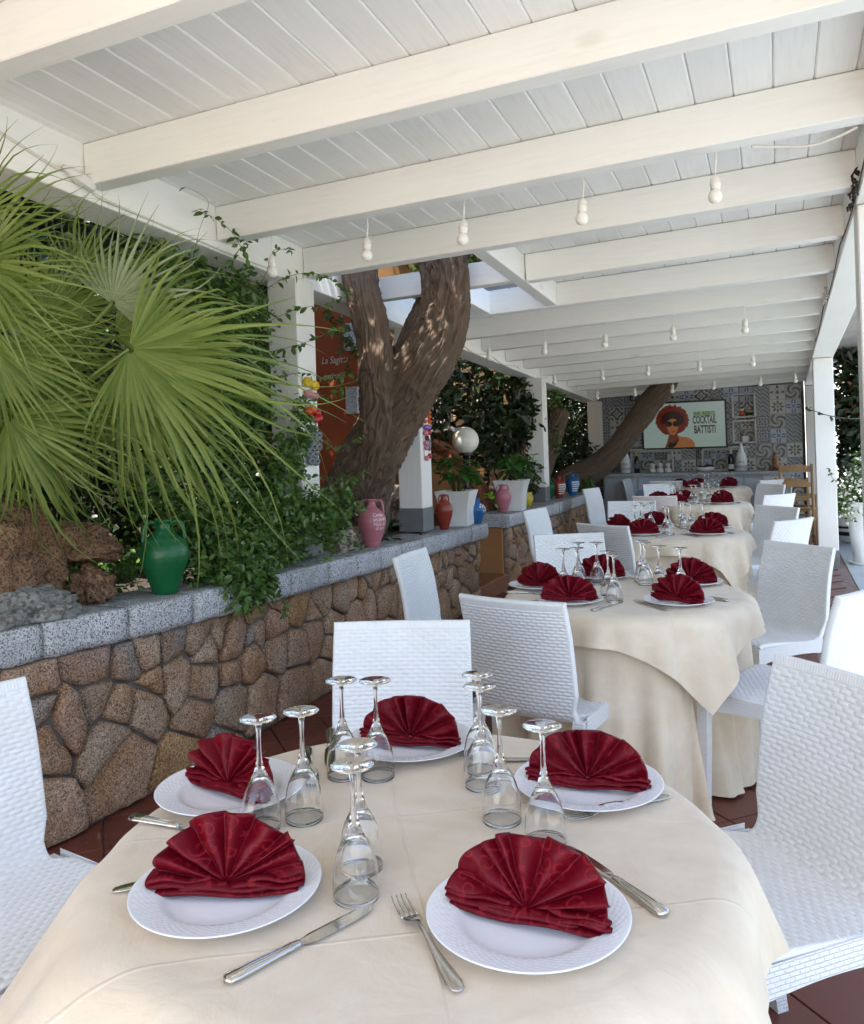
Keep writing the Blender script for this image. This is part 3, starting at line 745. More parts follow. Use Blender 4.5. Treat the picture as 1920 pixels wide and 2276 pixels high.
for i, ((tx, ty), nm) in enumerate(TABLES):
    t = thing('round_table', f'round dining table hidden under beige cloths, the {nm}', 'table', (tx, ty, -0.004), 0, 'round tables in a row')
    link('tabletop', ttop, t)
    for a in range(4): link('leg', tleg, t, (0.26 * math.cos(PI / 4 + a * PI / 2), 0.26 * math.sin(PI / 4 + a * PI / 2), 0.362))
    u = link('tablecloth', cloth_mesh('tablecloth', TR - 0.012, TZ - 0.0165, lambda p: TR - 0.012 + 0.735, 13, 0.020, 0.05, 40 + i, 0.018, 1.5, (), ((math.radians(-24), 0.42, 0.42),) if i == 1 else (), 0.02, 0.05), None, (tx, ty, 0))
    tag(u, f'floor-length beige undercloth in deep folds on the {nm}', 'tablecloth', 'beige floor-length cloths')
    rot = math.radians((-3, -5, 4, -2, 6)[i])
    v = link('tablecloth', cloth_mesh('tablecloth', TR + 0.010, TZ, square_supp((0.600, 0.575, 0.565, 0.58, 0.57)[i], rot), 13, 0.030, 0.17, 60 + i * 3, 0.012, 0.8, ((math.radians(232), 0.50, 0.80), (math.radians(300), 0.6, 0.40), (math.radians(-22), 0.16, 0.24), (math.radians(8), 0.14, 0.22), (math.radians(-6), 0.08, -0.14)) if i == 0 else ()), None, (tx, ty, 0))
    tag(v, f'square beige overcloth with hanging corners on the {nm}', 'tablecloth', 'beige square overcloths')
# ------------------------------------------------------------------ tableware
M_CHINA = simple('white_china', (0.82, 0.82, 0.84), 0.12, spec=0.5)
m, nt, b, o = new_mat('clear_glass'); M_GLASS = m
b.inputs['Base Color'].default_value = (1, 1, 1, 1); b.inputs['Roughness'].default_value = 0.0; b.inputs['IOR'].default_value = 1.47; b.inputs['Transmission Weight'].default_value = 1.0
m, nt, b, o = new_mat('polished_steel'); M_CUT = m
b.inputs['Base Color'].default_value = (0.62, 0.60, 0.57, 1); b.inputs['Metallic'].default_value = 1.0; b.inputs['Roughness'].default_value = 0.14
bump(nt, b, noise_t(nt, coords(nt, 'Object', (1, 1, 1)), 90.0, 3.0), 0.06, 0.002)

# plate with an embossed lattice rim
def plate_mesh():
    prof = [(0.0, 0.0035), (0.055, 0.0035), (0.074, 0.0040), (0.081, 0.0065), (0.086, 0.0100), (0.092, 0.0120), (0.100, 0.0138), (0.108, 0.0154), (0.116, 0.0170), (0.1235, 0.0184), (0.1262, 0.0190), (0.1278, 0.0186),
            (0.1272, 0.0172), (0.118, 0.0140), (0.100, 0.0102), (0.084, 0.0045), (0.078, 0.0010), (0.076, 0.0), (0.0, 0.0)]
    # densify the rim
    P = []
    for (r0, z0), (r1, z1) in zip(prof, prof[1:]):
        n = 4 if 0.090 < (r0 + r1) / 2 < 0.123 and z1 > z0 else 1
        for k in range(n): P.append((r0 + (r1 - r0) * k / n, z0 + (z1 - z0) * k / n))
    P.append(prof[-1]); n = 256; th = np.linspace(0, 2 * PI, n, endpoint=False); V = []
    top = True; last = -1
    for i, (r, z) in enumerate(P):
        if r < last: top = False
        last = r; zz = np.full(n, z)
        if top and 0.091 < r < 0.1235:
            e = min(1, (r - 0.091) / 0.004, (0.1235 - r) / 0.004); a = (r - 0.091) / 0.0325 * 0.9
            lat = np.maximum(np.cos(26 * (th + a * 0.55)) ** 12, np.cos(26 * (th - a * 0.55)) ** 12)
            zz = zz - 0.0010 * e * (lat) + 0.0004 * e
        V.append(np.c_[max(r, 1e-5) * np.cos(th), max(r, 1e-5) * np.sin(th), zz])
    return np_mesh('plate', np.concatenate(V), grid_faces(len(P), n, 0, True), M_CHINA, True)
ME_PLATE = plate_mesh()
def glass_mesh():
    # stands upside down: rim on the cloth, foot in the air
    outer = [(0.0311, 0.0003), (0.0316, 0.010), (0.0313, 0.022), (0.0300, 0.036), (0.0275, 0.050), (0.0240, 0.062), (0.0195, 0.072), (0.0145, 0.081), (0.0100, 0.090), (0.0070, 0.099), (0.0048, 0.110), (0.0037, 0.125),
             (0.0034, 0.140), (0.0037, 0.154), (0.0048, 0.165), (0.0080, 0.1705), (0.0150, 0.1735), (0.0240, 0.1750), (0.0290, 0.1759), (0.0296, 0.1765), (0.0290, 0.1772), (0.0, 0.1766)]
    inner = [(0.0, 0.0825), (0.0060, 0.0815), (0.0115, 0.0775), (0.0178, 0.0695), (0.0228, 0.0605), (0.0266, 0.0495), (0.0292, 0.0358), (0.0306, 0.0220), (0.0309, 0.0100), (0.0306, 0.0003)]
    mb = MB().lathe(inner + outer, 40); return mb.mesh('glass', M_GLASS, True)
ME_GLASS = glass_mesh()

# folded napkin fan, three variants
m, nt, b, o = new_mat('crimson_damask'); M_NAP = m
uv = N(nt, 'UVMap'); oi = N(nt, 'ObjectInfo'); cx = N(nt, 'CombineXYZ'); nt.links.new(math_(nt, 'MULTIPLY', oi.outputs['Random'], 5.0), cx.inputs[0]); nt.links.new(math_(nt, 'MULTIPLY', oi.outputs['Random'], 11.0), cx.inputs[1])
va = N(nt, 'VectorMath', operation='ADD'); nt.links.new(uv.outputs[0], va.inputs[0]); nt.links.new(cx.outputs[0], va.inputs[1])
nz = N(nt, 'TexNoise'); nz.inputs['Scale'].default_value = 28.0; nz.inputs['Detail'].default_value = 1.0; nt.links.new(va.outputs[0], nz.inputs['Vector'])
vd = N(nt, 'VectorMath', operation='MULTIPLY_ADD'); nt.links.new(nz.outputs['Color'], vd.inputs[0]); vd.inputs[1].default_value = (0.016, 0.016, 0); nt.links.new(va.outputs[0], vd.inputs[2])
vo = N(nt, 'TexVoronoi', feature='F1', voronoi_dimensions='2D'); vo.inputs['Scale'].default_value = 34.0; vo.inputs['Randomness'].default_value = 0.75; nt.links.new(vd.outputs[0], vo.inputs['Vector'])
vs_ = N(nt, 'VectorMath', operation='SCALE'); nt.links.new(vd.outputs[0], vs_.inputs[0]); vs_.inputs['Scale'].default_value = 34.0
lo = N(nt, 'VectorMath', operation='SUBTRACT'); nt.links.new(vs_.outputs[0], lo.inputs[0])
vp = N(nt, 'VectorMath', operation='SCALE'); nt.links.new(vo.outputs['Position'], vp.inputs[0]); vp.inputs['Scale'].default_value = 34.0; nt.links.new(vp.outputs[0], lo.inputs[1])
sp = N(nt, 'SeparateXYZ'); nt.links.new(lo.outputs[0], sp.inputs[0])
ang = math_(nt, 'ARCTAN2', sp.outputs[1], sp.outputs[0]); rd = math_(nt, 'SQRT', math_(nt, 'ADD', math_(nt, 'POWER', sp.outputs[0], 2.0), math_(nt, 'POWER', sp.outputs[1], 2.0)))
hand = N(nt, 'SeparateColor'); nt.links.new(vo.outputs['Color'], hand.inputs[0]); sg = math_(nt, 'SUBTRACT', math_(nt, 'MULTIPLY', math_(nt, 'GREATER_THAN', hand.outputs[0], 0.5), 2.0), 1.0)
spir = math_(nt, 'SINE', math_(nt, 'ADD', math_(nt, 'MULTIPLY', ang, sg), math_(nt, 'ADD', math_(nt, 'MULTIPLY', rd, 17.0), math_(nt, 'MULTIPLY', hand.outputs[1], 6.28))))
line = ramp(nt, spir, [(0.68, (0, 0, 0)), (0.86, (1, 1, 1))]); fade = ramp(nt, rd, [(0.06, (0, 0, 0)), (0.12, (1, 1, 1)), (0.42, (1, 1, 1)), (0.50, (0, 0, 0))])
pet = ramp(nt, math_(nt, 'SUBTRACT', rd, math_(nt, 'MULTIPLY', math_(nt, 'ABSOLUTE', math_(nt, 'SINE', math_(nt, 'MULTIPLY', ang, 2.5))), 0.22)), [(0.0, (1, 1, 1)), (0.02, (0, 0, 0)), (0.05, (0.0, 0.0, 0.0))])
lv = N(nt, 'RGBToBW'); nt.links.new(line, lv.inputs[0]); fv_ = N(nt, 'RGBToBW'); nt.links.new(fade, fv_.inputs[0]); pv = N(nt, 'RGBToBW'); nt.links.new(pet, pv.inputs[0])
isl = math_(nt, 'GREATER_THAN', hand.outputs[2], 0.12)
mot = math_(nt, 'MAXIMUM', math_(nt, 'MULTIPLY', math_(nt, 'MULTIPLY', lv.outputs[0], fv_.outputs[0]), isl), math_(nt, 'MULTIPLY', pv.outputs[0], math_(nt, 'SUBTRACT', 1.0, isl)))
col = mixc(nt, mot, (0.115, 0.0008, 0.0070), (0.215, 0.0085, 0.0165))
nt.links.new(col, b.inputs['Base Color']); nt.links.new(math_(nt, 'MULTIPLY_ADD', mot, 0.25, 0.42), b.inputs['Roughness'])
b.inputs['Specular IOR Level'].default_value = 0.18; b.inputs['Sheen Weight'].default_value = 0.0; b.inputs['Sheen Tint'].default_value = (0.8, 0.1, 0.15, 1)
bump(nt, b, noise_t(nt, uv.outputs[0], 900.0, 1.0), 0.08, 0.001)
def napkin_mesh(seed, squash=1.0):
    rng = random.Random(seed); nth = 240; nr = 26; NP = 9
    th = np.linspace(math.radians(-101), math.radians(101), nth)
    # uneven pleats
    knots = np.cumsum([0] + [rng.uniform(0.5, 1.6) for _ in range(NP)]); knots = knots / knots[-1]
    q = np.linspace(0, 1, nth); ph = np.interp(q, knots, np.arange(NP + 1))
    fr = ph - np.floor(ph); idx = np.floor(ph).astype(int).clip(0, NP - 1)
    sk = np.array([rng.uniform(0.35, 0.70) for _ in range(NP)])[idx]
    prof = np.where(fr < sk, np.sin(PI * 0.5 * fr / sk) ** 1.1, np.cos(PI * 0.5 * (fr - sk) / (1 - sk)) ** 1.1)
    hp = np.array([rng.uniform(0.6, 1.25) for _ in range(NP)])[idx]
    Rp = np.array([0.108 * rng.uniform(0.95, 1.05) for _ in range(NP)])[idx]
    side = np.abs(th) / math.radians(101)
    Rmax = Rp * (1 - 0.035 * (1 - prof)) * (1.0 - 0.06 * side ** 2)
    V = []; UV = []
    for layer in (0, 1):
        for j in range(nr):
            t = j / (nr - 1); r = 0.004 + (Rmax - 0.004) * t
            A = 0.030 * (t ** 0.65) * hp * (1 - 0.35 * side)
            y = -A * prof + 0.010 * t * side ** 2
            if layer: y = y + 0.0045 + 0.0055 * t - 0.003 * (t > 0.96)
            wob = np.array([mnoise.noise((a * 3.0 + seed * 7, t * 3.0, layer * 4.0)) for a in th]) * 0.010 * t
            x = r * np.sin(th) * 1.06; z = 0.016 + r * np.cos(th) * squash
            z = np.where(z < 0.004, 0.004 + (0.004 - z) * 0.12 + 0.006 * np.clip(side - 0.85, 0, 1), z)
            lean = 0.36
            yy = y + wob + 0.0; zz = z
            Y = yy * math.cos(lean) + (zz - 0.005) * math.sin(lean); Z = 0.003 + (zz - 0.003) * math.cos(lean) - (yy) * math.sin(lean) * 0.55
            V.append(np.c_[x, Y - 0.012, np.maximum(Z, 0.0035)]); UV.append(np.c_[r * np.sin(th * 1.25), r * np.cos(th * 1.25)])
    n = nr * nth; F = [grid_faces(nr, nth), grid_faces(nr, nth, n)[:, ::-1]]
    j = np.arange(nth - 1); e = (nr - 1) * nth
    F.append(np.stack([e + j, e + j + 1, e + j + 1 + n, e + j + n], -1))
    V = np.concatenate(V); UV = np.concatenate(UV); F = np.concatenate(F)
    # gathered base: soft rolled layers lying along the bottom
    def roll(x0, x1, y0, z0, r, bow):
        m_ = 26; k_ = 10; P = []
        for i in range(m_):
            s = i / (m_ - 1); x = x0 + (x1 - x0) * s; e = min(1.0, 6 * s + 0.55, 6 * (1 - s) + 0.55)
            cy = y0 - bow * math.sin(PI * s) ; cz = z0 + 0.002 * math.sin(9 * s + seed)
            P.append([(x, cy + 1.7 * r * e * math.cos(2 * PI * q_ / k_), max(0.0032, cz + r * e * math.sin(2 * PI * q_ / k_) * (0.8 + 0.2 * math.sin(7 * s)))) for q_ in range(k_)])
        return np.array(P).reshape(-1, 3), grid_faces(m_, k_, 0, True)
    off = len(V)
    for args in ((-0.103, 0.104, -0.015, 0.0072, 0.0046, 0.007), (-0.110, 0.004, -0.013, 0.0150, 0.0048, 0.002), (-0.112, -0.02, -0.010, 0.0215, 0.0045, 0.001), (0.006, 0.111, -0.013, 0.0152, 0.0048, 0.002), (0.03, 0.110, -0.010, 0.0220, 0.0044, 0.001), (-0.07, 0.07, -0.010, 0.0120, 0.0080, 0.003)):
        v, f = roll(*args); V = np.concatenate([V, v]); UV = np.concatenate([UV, v[:, [0, 2]] + 0.05]); F = np.concatenate([F, f + off]); off = len(V)
    # tail folded back as a prop
    prop = [[(x * s, 0.016 + 0.045 * s + 0.006 * math.sin(x * 90), 0.055 * (1 - s) + 0.0035) for x in np.linspace(-0.05, 0.05, 9)] for s in np.linspace(0.05, 1, 7)]
    v = np.array(prop).reshape(-1, 3); f = grid_faces(7, 9, off); V = np.concatenate([V, v]); UV = np.concatenate([UV, v[:, :2]]); F = np.concatenate([F, f])
    return np_mesh('napkin', V, F, M_NAP, True, UV)
ME_NAPS = [napkin_mesh(s, q) for s, q in ((1, 0.82), (2, 0.87), (3, 0.79), (5, 0.84))]

def strip_mesh(name, st, mat, n=8):
    """lofted elliptical bar: stations (x along, half width, half thick, z centre, y offset)"""
    P = [[(x, y0 + w * math.cos(2 * PI * k / n), z + h * math.sin(2 * PI * k / n)) for k in range(n)] for x, w, h, z, y0 in st]
    mb = MB().grid(P, True); L = len(st); mb.f += [tuple(range(n))[::-1], tuple((L - 1) * n + k for k in range(n))]; return mb
def fork_mesh():
    mb = strip_mesh('f', [(0, .002, .0008, .0035, 0), (.004, .0075, .0012, .0034, 0), (.018, .0105, .0015, .0032, 0), (.045, .0085, .0015, .0036, 0), (.075, .0050, .0016, .0065, 0), (.105, .0033, .0018, .0115, 0), (.125, .0034, .0017, .0125, 0),
                          (.136, .0060, .0014, .0105, 0), (.144, .0105, .0011, .0072, 0), (.152, .0120, .0010, .0050, 0), (.158, .0122, .0009, .0042, 0)], M_CUT, 10)
    for k in range(4):
        y = -0.0101 + k * 0.00673; t = strip_mesh('t', [(.156, .0021, .0009, .0043, y), (.170, .0017, .0010, .0030, y * .99), (.185, .0015, .0009, .0040, y * .98), (.198, .0012, .0008, .0072, y * .96), (.204, .0004, .0004, .0092, y * .95)], M_CUT, 6)
        mb.add(t.v, t.f)
    return mb.mesh('fork', M_CUT, True)
ME_FORK = fork_mesh()
def knife_parts():
    h = strip_mesh('h', [(0, .004, .003, .0045, 0), (.003, .0095, .0042, .0045, 0), (.014, .0108, .0046, .0046, 0), (.05, .0088, .0042, .0046, 0), (.08, .0070, .0040, .0046, 0), (.090, .0074, .0045, .0046, 0), (.093, .0058, .0040, .0046, 0), (.097, .0066, .0042, .0046, 0), (.101, .0052, .0034, .0046, 0)], M_CUT, 14)
    # raised thread lines along the handle
    for y in (-0.0045, 0.0, 0.0045):
        t = strip_mesh('l', [(.006, .0006, .0004, .0082, y * 1.1), (.03, .0008, .0006, .0090, y), (.06, .0007, .0006, .0086, y * .8), (.084, .0005, .0004, .0082, y * .6)], M_CUT, 6); h.add(t.v, t.f)
    bl = MB(); st = [(.100, -.0040, .0045), (.108, -.0065, .0060), (.118, -.0100, .0082), (.150, -.0100, .0090), (.185, -.0088, .0092), (.203, -.0060, .0086), (.212, -.0010, .0070), (.2155, .0030, .0048)]
    rows = [[(x, a, .0032), (x, a * .2 + c * .8, .0056), (x, c, .0052), (x, c, .0036), (x, a * .2 + c * .8, .0026)] for x, a, c in st]
    bl.grid(rows, True); bl.f.append(tuple(range((len(st) - 1) * 5, len(st) * 5)))
    return h.mesh('handle', M_CUT, True), bl.mesh('blade', M_CUT, False)
ME_KH, ME_KB = knife_parts()

# settings: offset of plate from table centre, napkin turn, words
SEATS = [((0.233, -0.181), -1, 'near right'), ((0.219, 0.240), 4, 'far right'), ((-0.168, -0.256), 20, 'near left'), ((-0.370, 0.022), -12, 'wall side'), ((-0.160, 0.332), 4, 'far end')]
GL = [((-0.240, -0.072), (-0.192, -0.020), 'wall side'), ((-0.217, 0.158), (-0.155, 0.174), 'far end'), ((-0.030, -0.128), (-0.001, -0.198), 'near left'), ((0.013, 0.264), (0.041, 0.196), 'far right'), ((0.115, 0.079), (0.200, 0.029), 'near right')]
# cutlery on the nearest table: handle end -> tip (relative), kind, words
CUT = [('k', (-0.055, -0.412), (0.039, -0.210), 'lying between the two near plates'), ('f', (0.201, -0.336), (0.046, -0.178), 'lying left of the near right plate'), ('k', (0.393, -0.112), (0.236, 0.022), 'half under the near right plate'),
       ('f', (0.353, 0.250), (0.208, 0.106), 'in front of the far right plate'), ('k', (-0.468, -0.115), (-0.262, -0.120), 'by the wall side plate'), ('f', (-0.330, -0.302), (-0.170, -0.150), 'under the near left plate'),
       ('k', (-0.362, 0.365), (-0.256, 0.170), 'left of the far end plate'), ('f', (-0.108, 0.478), (-0.030, 0.300), 'right of the far end plate'), ('f', (-0.36, 0.262), (-0.25, 0.105), 'past the wall side plate'), ('k', (0.205, 0.372), (0.045, 0.318), 'behind the far right plate')]
CUT = [c for c in CUT if 'under the near left' not in c[3]] + [('f', (-0.325, -0.304), (-0.185, -0.150), 'half hidden left of the near left plate')]
GN = 'crimson napkins folded into fans'; GP = 'white china plates'; GG = 'upturned wine glasses in pairs'; GC = 'steel knives and forks'
for i, ((tx, ty), nm) in enumerate(TABLES):
    rng = random.Random(90 + i); turn = (0, -22, -14, -10, 6)[i]
    for k, ((dx, dy), rz, w) in enumerate(SEATS):
        jx = dx + (rng.uniform(-.012, .012) if i else 0); jy = dy + (rng.uniform(-.012, .012) if i else 0)
        p = link('plate', ME_PLATE, None, (tx + jx, ty + jy, TZ + 0.0008), (0, 0, rng.uniform(0, 6)))
        tag(p, f'white plate with embossed rim, {w} place of the {nm}', 'plate', GP)
        me = ME_NAPS[(k + i * 2) % 4] if i else ME_NAPS[(1, 0, 3, 2, 0)[k]]
        z = math.radians(rz + (turn + rng.uniform(-10, 10) if i else 0))
        c = link('napkin', me, None, (tx + jx - 0.005 * math.sin(z), ty + jy + 0.004, TZ + 0.0062), (0, 0, z)); sc_ = 0.97 + (0.06 * rng.random() if i else 0); c.scale = (sc_, sc_, sc_)
        tag(c, f'crimson fan napkin on the {w} plate of the {nm}', 'napkin', GN)
    for a, b2, w in GL:
        for q, g_ in ((a, 'first'), (b2, 'second')):
            j = (rng.uniform(-.015, .015), rng.uniform(-.015, .015)) if i else (0, 0)
            nearer = (a if a[1] < b2[1] else b2) is q
            o = link('wine_glass', ME_GLASS, None, (tx + q[0] + j[0], ty + q[1] + j[1], TZ + 0.0008), (0, 0, rng.uniform(0, 6)))
            tag(o, f'upturned wine glass, {"nearer" if nearer else "farther"} of the {w} pair, {nm}', 'glass', GG)
    for kind, a, b2, w in CUT:
        if i >= 3 and rng.random() < 0.35: continue
        j = (rng.uniform(-.01, .01), rng.uniform(-.01, .01)) if i else (0, 0)
        rz = math.atan2(b2[1] - a[1], b2[0] - a[0]) + (rng.uniform(-.12, .12) if i else 0)
        loc = (tx + a[0] + j[0], ty + a[1] + j[1], TZ + 0.001)
        if kind == 'f':
            o = link('fork', ME_FORK, None, loc, (0, 0, rz)); tag(o, f'steel fork {w} on the {nm}', 'fork', GC)
        else:
            o = thing('knife', f'steel knife {w} on the {nm}', 'knife', loc, rz, GC); link('handle', ME_KH, o); link('blade', ME_KB, o)
# ------------------------------------------------------------------ vegetation
def leaf_mat(name, c, c2, trans=0.25, rough=0.45, spec=0.45, var=0.25, dry=None):
    m, nt, b, o = new_mat(name)
    geo = N(nt, 'NewGeometry'); col = mixc(nt, ramp(nt, geo.outputs['Random Per Island'], [(0.0, (0, 0, 0)), (1.0, (1, 1, 1))]), c, c2)
    if dry:      # a few dried, browned blades
        col = mixc(nt, ramp(nt, geo.outputs['Random Per Island'], [(0.0, (1, 1, 1)), (0.022, (1, 1, 1)), (0.035, (0, 0, 0))]), col, dry)
    nt.links.new(col, b.inputs['Base Color']); b.inputs['Roughness'].default_value = rough; b.inputs['Specular IOR Level'].default_value = spec
    tr = N(nt, 'BsdfTranslucent'); nt.links.new(mixc(nt, 0.5, col, (c2[0] * 1.4, c2[1] * 1.5, c2[2] * 0.6)), tr.inputs[0])
    mx = N(nt, 'MixShader'); mx.inputs[0].default_value = trans; nt.links.new(b.outputs[0], mx.inputs[1]); nt.links.new(tr.outputs[0], mx.inputs[2]); nt.links.new(mx.outputs[0], o.inputs[0])
    return m
M_PALM = leaf_mat('palm_leaf', (0.115, 0.175, 0.032), (0.25, 0.31, 0.085), 0.35, 0.42, 0.45, dry=(0.24, 0.17, 0.07))
M_PALMG = leaf_mat('silvery_palm_leaf', (0.21, 0.25, 0.14), (0.27, 0.31, 0.19), 0.18, 0.6, 0.3)
M_IVY = leaf_mat('climber_leaf', (0.045, 0.115, 0.022), (0.125, 0.21, 0.05), 0.25, 0.35, 0.5)
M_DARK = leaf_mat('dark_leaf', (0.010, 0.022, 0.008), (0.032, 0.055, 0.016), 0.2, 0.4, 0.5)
M_HYD = leaf_mat('hydrangea_leaf', (0.030, 0.105, 0.018), (0.055, 0.155, 0.026), 0.3, 0.4, 0.45)
M_LIME = leaf_mat('lime_leaf', (0.20, 0.42, 0.02), (0.25, 0.48, 0.03), 0.3)
M_CROWN = leaf_mat('tree_leaf', (0.045, 0.085, 0.022), (0.085, 0.13, 0.035), 0.3)
M_RUSS = leaf_mat('russet_leaf', (0.10, 0.035, 0.015), (0.16, 0.06, 0.02), 0.3)
M_PETAL = leaf_mat('white_petal', (0.78, 0.78, 0.74), (0.82, 0.80, 0.76), 0.3, 0.6, 0.2)
M_STEM = simple('green_stem', (0.06, 0.075, 0.025), 0.6)
M_TWIG = simple('brown_twig', (0.075, 0.052, 0.035), 0.8)

def leaf_cloud(P, size, rng, droop=0.25, up=0.5, asp=0.42, jit=0.35, curl=0.25):
    """P (n,3) leaf bases -> V, F of folded pointed leaves"""
    n = len(P); a = rng.uniform(0, 2 * np.pi, n); el = rng.normal(-droop, 0.55, n)
    d = np.stack([np.cos(a) * np.cos(el), np.sin(a) * np.cos(el), np.sin(el)], -1)
    ref = np.stack([rng.normal(0, 0.5, n), rng.normal(0, 0.5, n), np.full(n, up) + rng.normal(0, 0.3, n)], -1)
    s = np.cross(d, ref); s /= np.linalg.norm(s, axis=1)[:, None] + 1e-9; nn = np.cross(s, d)
    L = size * rng.uniform(1 - jit, 1 + jit, n)[:, None]; W = L * asp
    b0 = P; t0 = P + d * L - nn * L * curl * 0.5
    m1 = P + d * L * 0.36 - nn * L * 0.05; m2 = P + d * L * 0.70 - nn * L * curl * 0.22
    V = np.stack([b0, m1 - s * W * 0.5 + nn * W * 0.18, m1, m1 + s * W * 0.5 + nn * W * 0.18, m2 - s * W * 0.40 + nn * W * 0.12, m2, m2 + s * W * 0.40 + nn * W * 0.12, t0], 1).reshape(-1, 3)
    tri = np.array([(0, 2, 1), (0, 3, 2), (1, 2, 5), (1, 5, 4), (2, 3, 6), (2, 6, 5), (4, 5, 7), (5, 6, 7)])
    F = (np.arange(n)[:, None, None] * 8 + tri[None]).reshape(-1, 3)
    return V, F
def in_blobs(blobs, n, rng, shell=0.45):
    """points clumped in the outer part of ellipsoids (cx,cy,cz,rx,ry,rz,weight)"""
    B = np.array(blobs, float); w = B[:, 6] / B[:, 6].sum(); k = rng.choice(len(B), n, p=w)
    v = rng.normal(size=(n, 3)); v /= np.linalg.norm(v, axis=1)[:, None]
    r = (shell + (1 - shell) * rng.uniform(0, 1, n) ** 0.6)[:, None] * (1 + 0.25 * rng.normal(size=(n, 1)) * 0.5)
    return B[k, :3] + v * r * B[k, 3:6]
def cloud_obj(name, blobs, n, size, mat, parent, seed, **kw):
    rng = np.random.RandomState(seed); sh = kw.pop('shell', 0.45); P = in_blobs(blobs, n, rng, sh); V, F = leaf_cloud(P, size, rng, **kw)
    return link(name, np_mesh(name, V, F, mat, False), parent)

# fan palm ------------------------------------------------------------------
def fan_leaf(seed, L, spread, nseg, droop, tipdroop):
    rng = random.Random(seed); mb = MB(); T = [0.03, 0.15, 0.28, 0.40, 0.52, 0.64, 0.76, 0.86, 0.94, 1.0]
    dth = spread / nseg
    for k in range(nseg):
        th = -spread / 2 + dth * (k + 0.5); l = L * 1.10 * (0.80 + 0.20 * math.cos(th * 0.8)) * rng.uniform(0.82, 1.12)
        tw = rng.uniform(-0.05, 0.05); td = tipdroop * rng.choice((0.1, 0.5, 1.0, 2.0, 3.2)); sd = rng.uniform(-0.05, 0.05); split = rng.uniform(0.27, 0.38)
        rows = []; roll = rng.uniform(-1.3, 1.3); bend = rng.uniform(-0.35, 0.35); wk = rng.uniform(0.62, 0.88)
        for t in T:
            r = l * t; wmax = 0.5 * dth * l * split * wk
            w = 0.5 * dth * r * 0.98 if t < split else wmax * max(0.0, (1 - (t - split) / (1.0 - split))) ** 0.95
            w = max(w, 0.0005); fold = w * 0.75; f_ = max(0, t - split)
            dz = -droop * L * (t ** 2) * 0.5 - td * L * max(0, t - 0.5) ** 2 * 2.0
            a = th + tw * f_ + sd * t * t + bend * f_ * f_ * 2
            shrink = 1 - 0.35 * td * max(0, t - 0.6); q = roll * min(1.0, f_ * 3.0)
            c = Vector((math.sin(a) * r * shrink, math.cos(a) * r * shrink, dz)); s = Vector((math.cos(a) * math.cos(q), -math.sin(a) * math.cos(q), math.sin(q))); u_ = Vector((-math.cos(a) * math.sin(q), math.sin(a) * math.sin(q), math.cos(q)))
            rows.append([c - s * w + u_ * fold, c, c + s * w + u_ * fold])
        mb.grid(rows)
    return mb
palm = thing('fan_palm', 'bushy fan palm arching over the wall and under the pergola beam', 'palm', (-2.72, 2.02, 0.70))
CR = Vector((0.9215, 0.388, 0)); CF = Vector((-0.388, 0.9215, 0)); CU = Vector((0, 0, 1))
def palm_frond(hub, ang, tilt, L, spread, nseg, droop, td, seed, mat=None, yaw=0.0):
    """ang: direction of the middle blade in the vertical plane across the bed, tilt: lean of the leaf face upward"""
    hub = Vector(hub); a = math.radians(ang); y = math.radians(yaw)
    f = (CF * math.cos(y) + CR * math.sin(y)); rr_ = (CR * math.cos(y) - CF * math.sin(y))
    c = (rr_ * math.cos(a) + CU * math.sin(a)); n = -f
    q = math.radians(tilt); ax = c.cross(n).normalized()
    n2 = (Matrix.Rotation(q, 3, c) @ n) if False else n
    # tip the blade plane about its side axis so the middle blade comes toward the tables
    R0 = Matrix.Rotation(q, 3, n.cross(c).normalized())
    c = R0 @ c; n = R0 @ n; s = c.cross(n).normalized()
    M3 = Matrix((s, c, n)).transposed()
    mb = fan_leaf(seed, L, math.radians(spread), nseg, droop, td)
    v = [M3 @ Vector(p) for p in mb.v]
    # gravity: pull outer blade ends down
    out = []
    for p in v:
        r = p.length / L; out.append(Vector((p.x, p.y, p.z - td * 0.38 * L * max(0, r - 0.40) ** 1.5)) + hub - palm.location)
    mb.v = [tuple(p) for p in out]
    base = Vector((-2.72, 2.02, 1.12)) - palm.location; h = hub - palm.location; mid = (base + h) / 2 + Vector((0, 0, 0.10))
    st = [base * (1 - t) ** 2 + mid * 2 * t * (1 - t) + h * t * t for t in np.linspace(0, 1, 7)]
    o = mb.build('palm_leaf', mat or M_PALM, palm, False)
    t = MB().tube(st, [0.010, 0.009, 0.008, 0.007, 0.0065, 0.006, 0.006], 6); t.build('petiole', M_PALM, o, True)
    return o
palm_frond((-2.03, 2.113, 1.868), 50, -4, 0.36, 190, 22, 0.06, 0.25, 1, M_PALMG)
palm_frond((-1.957, 2.105, 1.709), -24, 14, 0.56, 205, 34, 0.18, 1.0, 2)
palm_frond((-2.217, 2.267, 1.641), -50, 8, 0.56, 170, 28, 0.2, 0.9, 3)
palm_frond((-2.10, 2.20, 1.62), -30, 25, 0.62, 130, 20, 0.3, 1.1, 12)
palm_frond((-2.20, 2.30, 1.80), 20, -12, 0.56, 120, 18, 0.15, 0.8, 13)
palm_frond((-2.33, 1.95, 1.50), -48, 18, 0.52, 140, 22, 0.3, 1.0, 14)
palm_frond((-2.30, 1.84, 1.98), -10, -25, 0.46, 130, 18, 0.2, 0.8, 15)
palm_frond((-2.30, 1.778, 1.869), 2, 8, 0.46, 140, 26, 0.12, 0.7, 4)
palm_frond((-2.326, 1.841, 2.120), 22, -20, 0.36, 110, 18, 0.12, 0.4, 10)
palm_frond((-2.286, 1.858, 1.718), -52, 22, 0.50, 150, 28, 0.25, 0.8, 7)
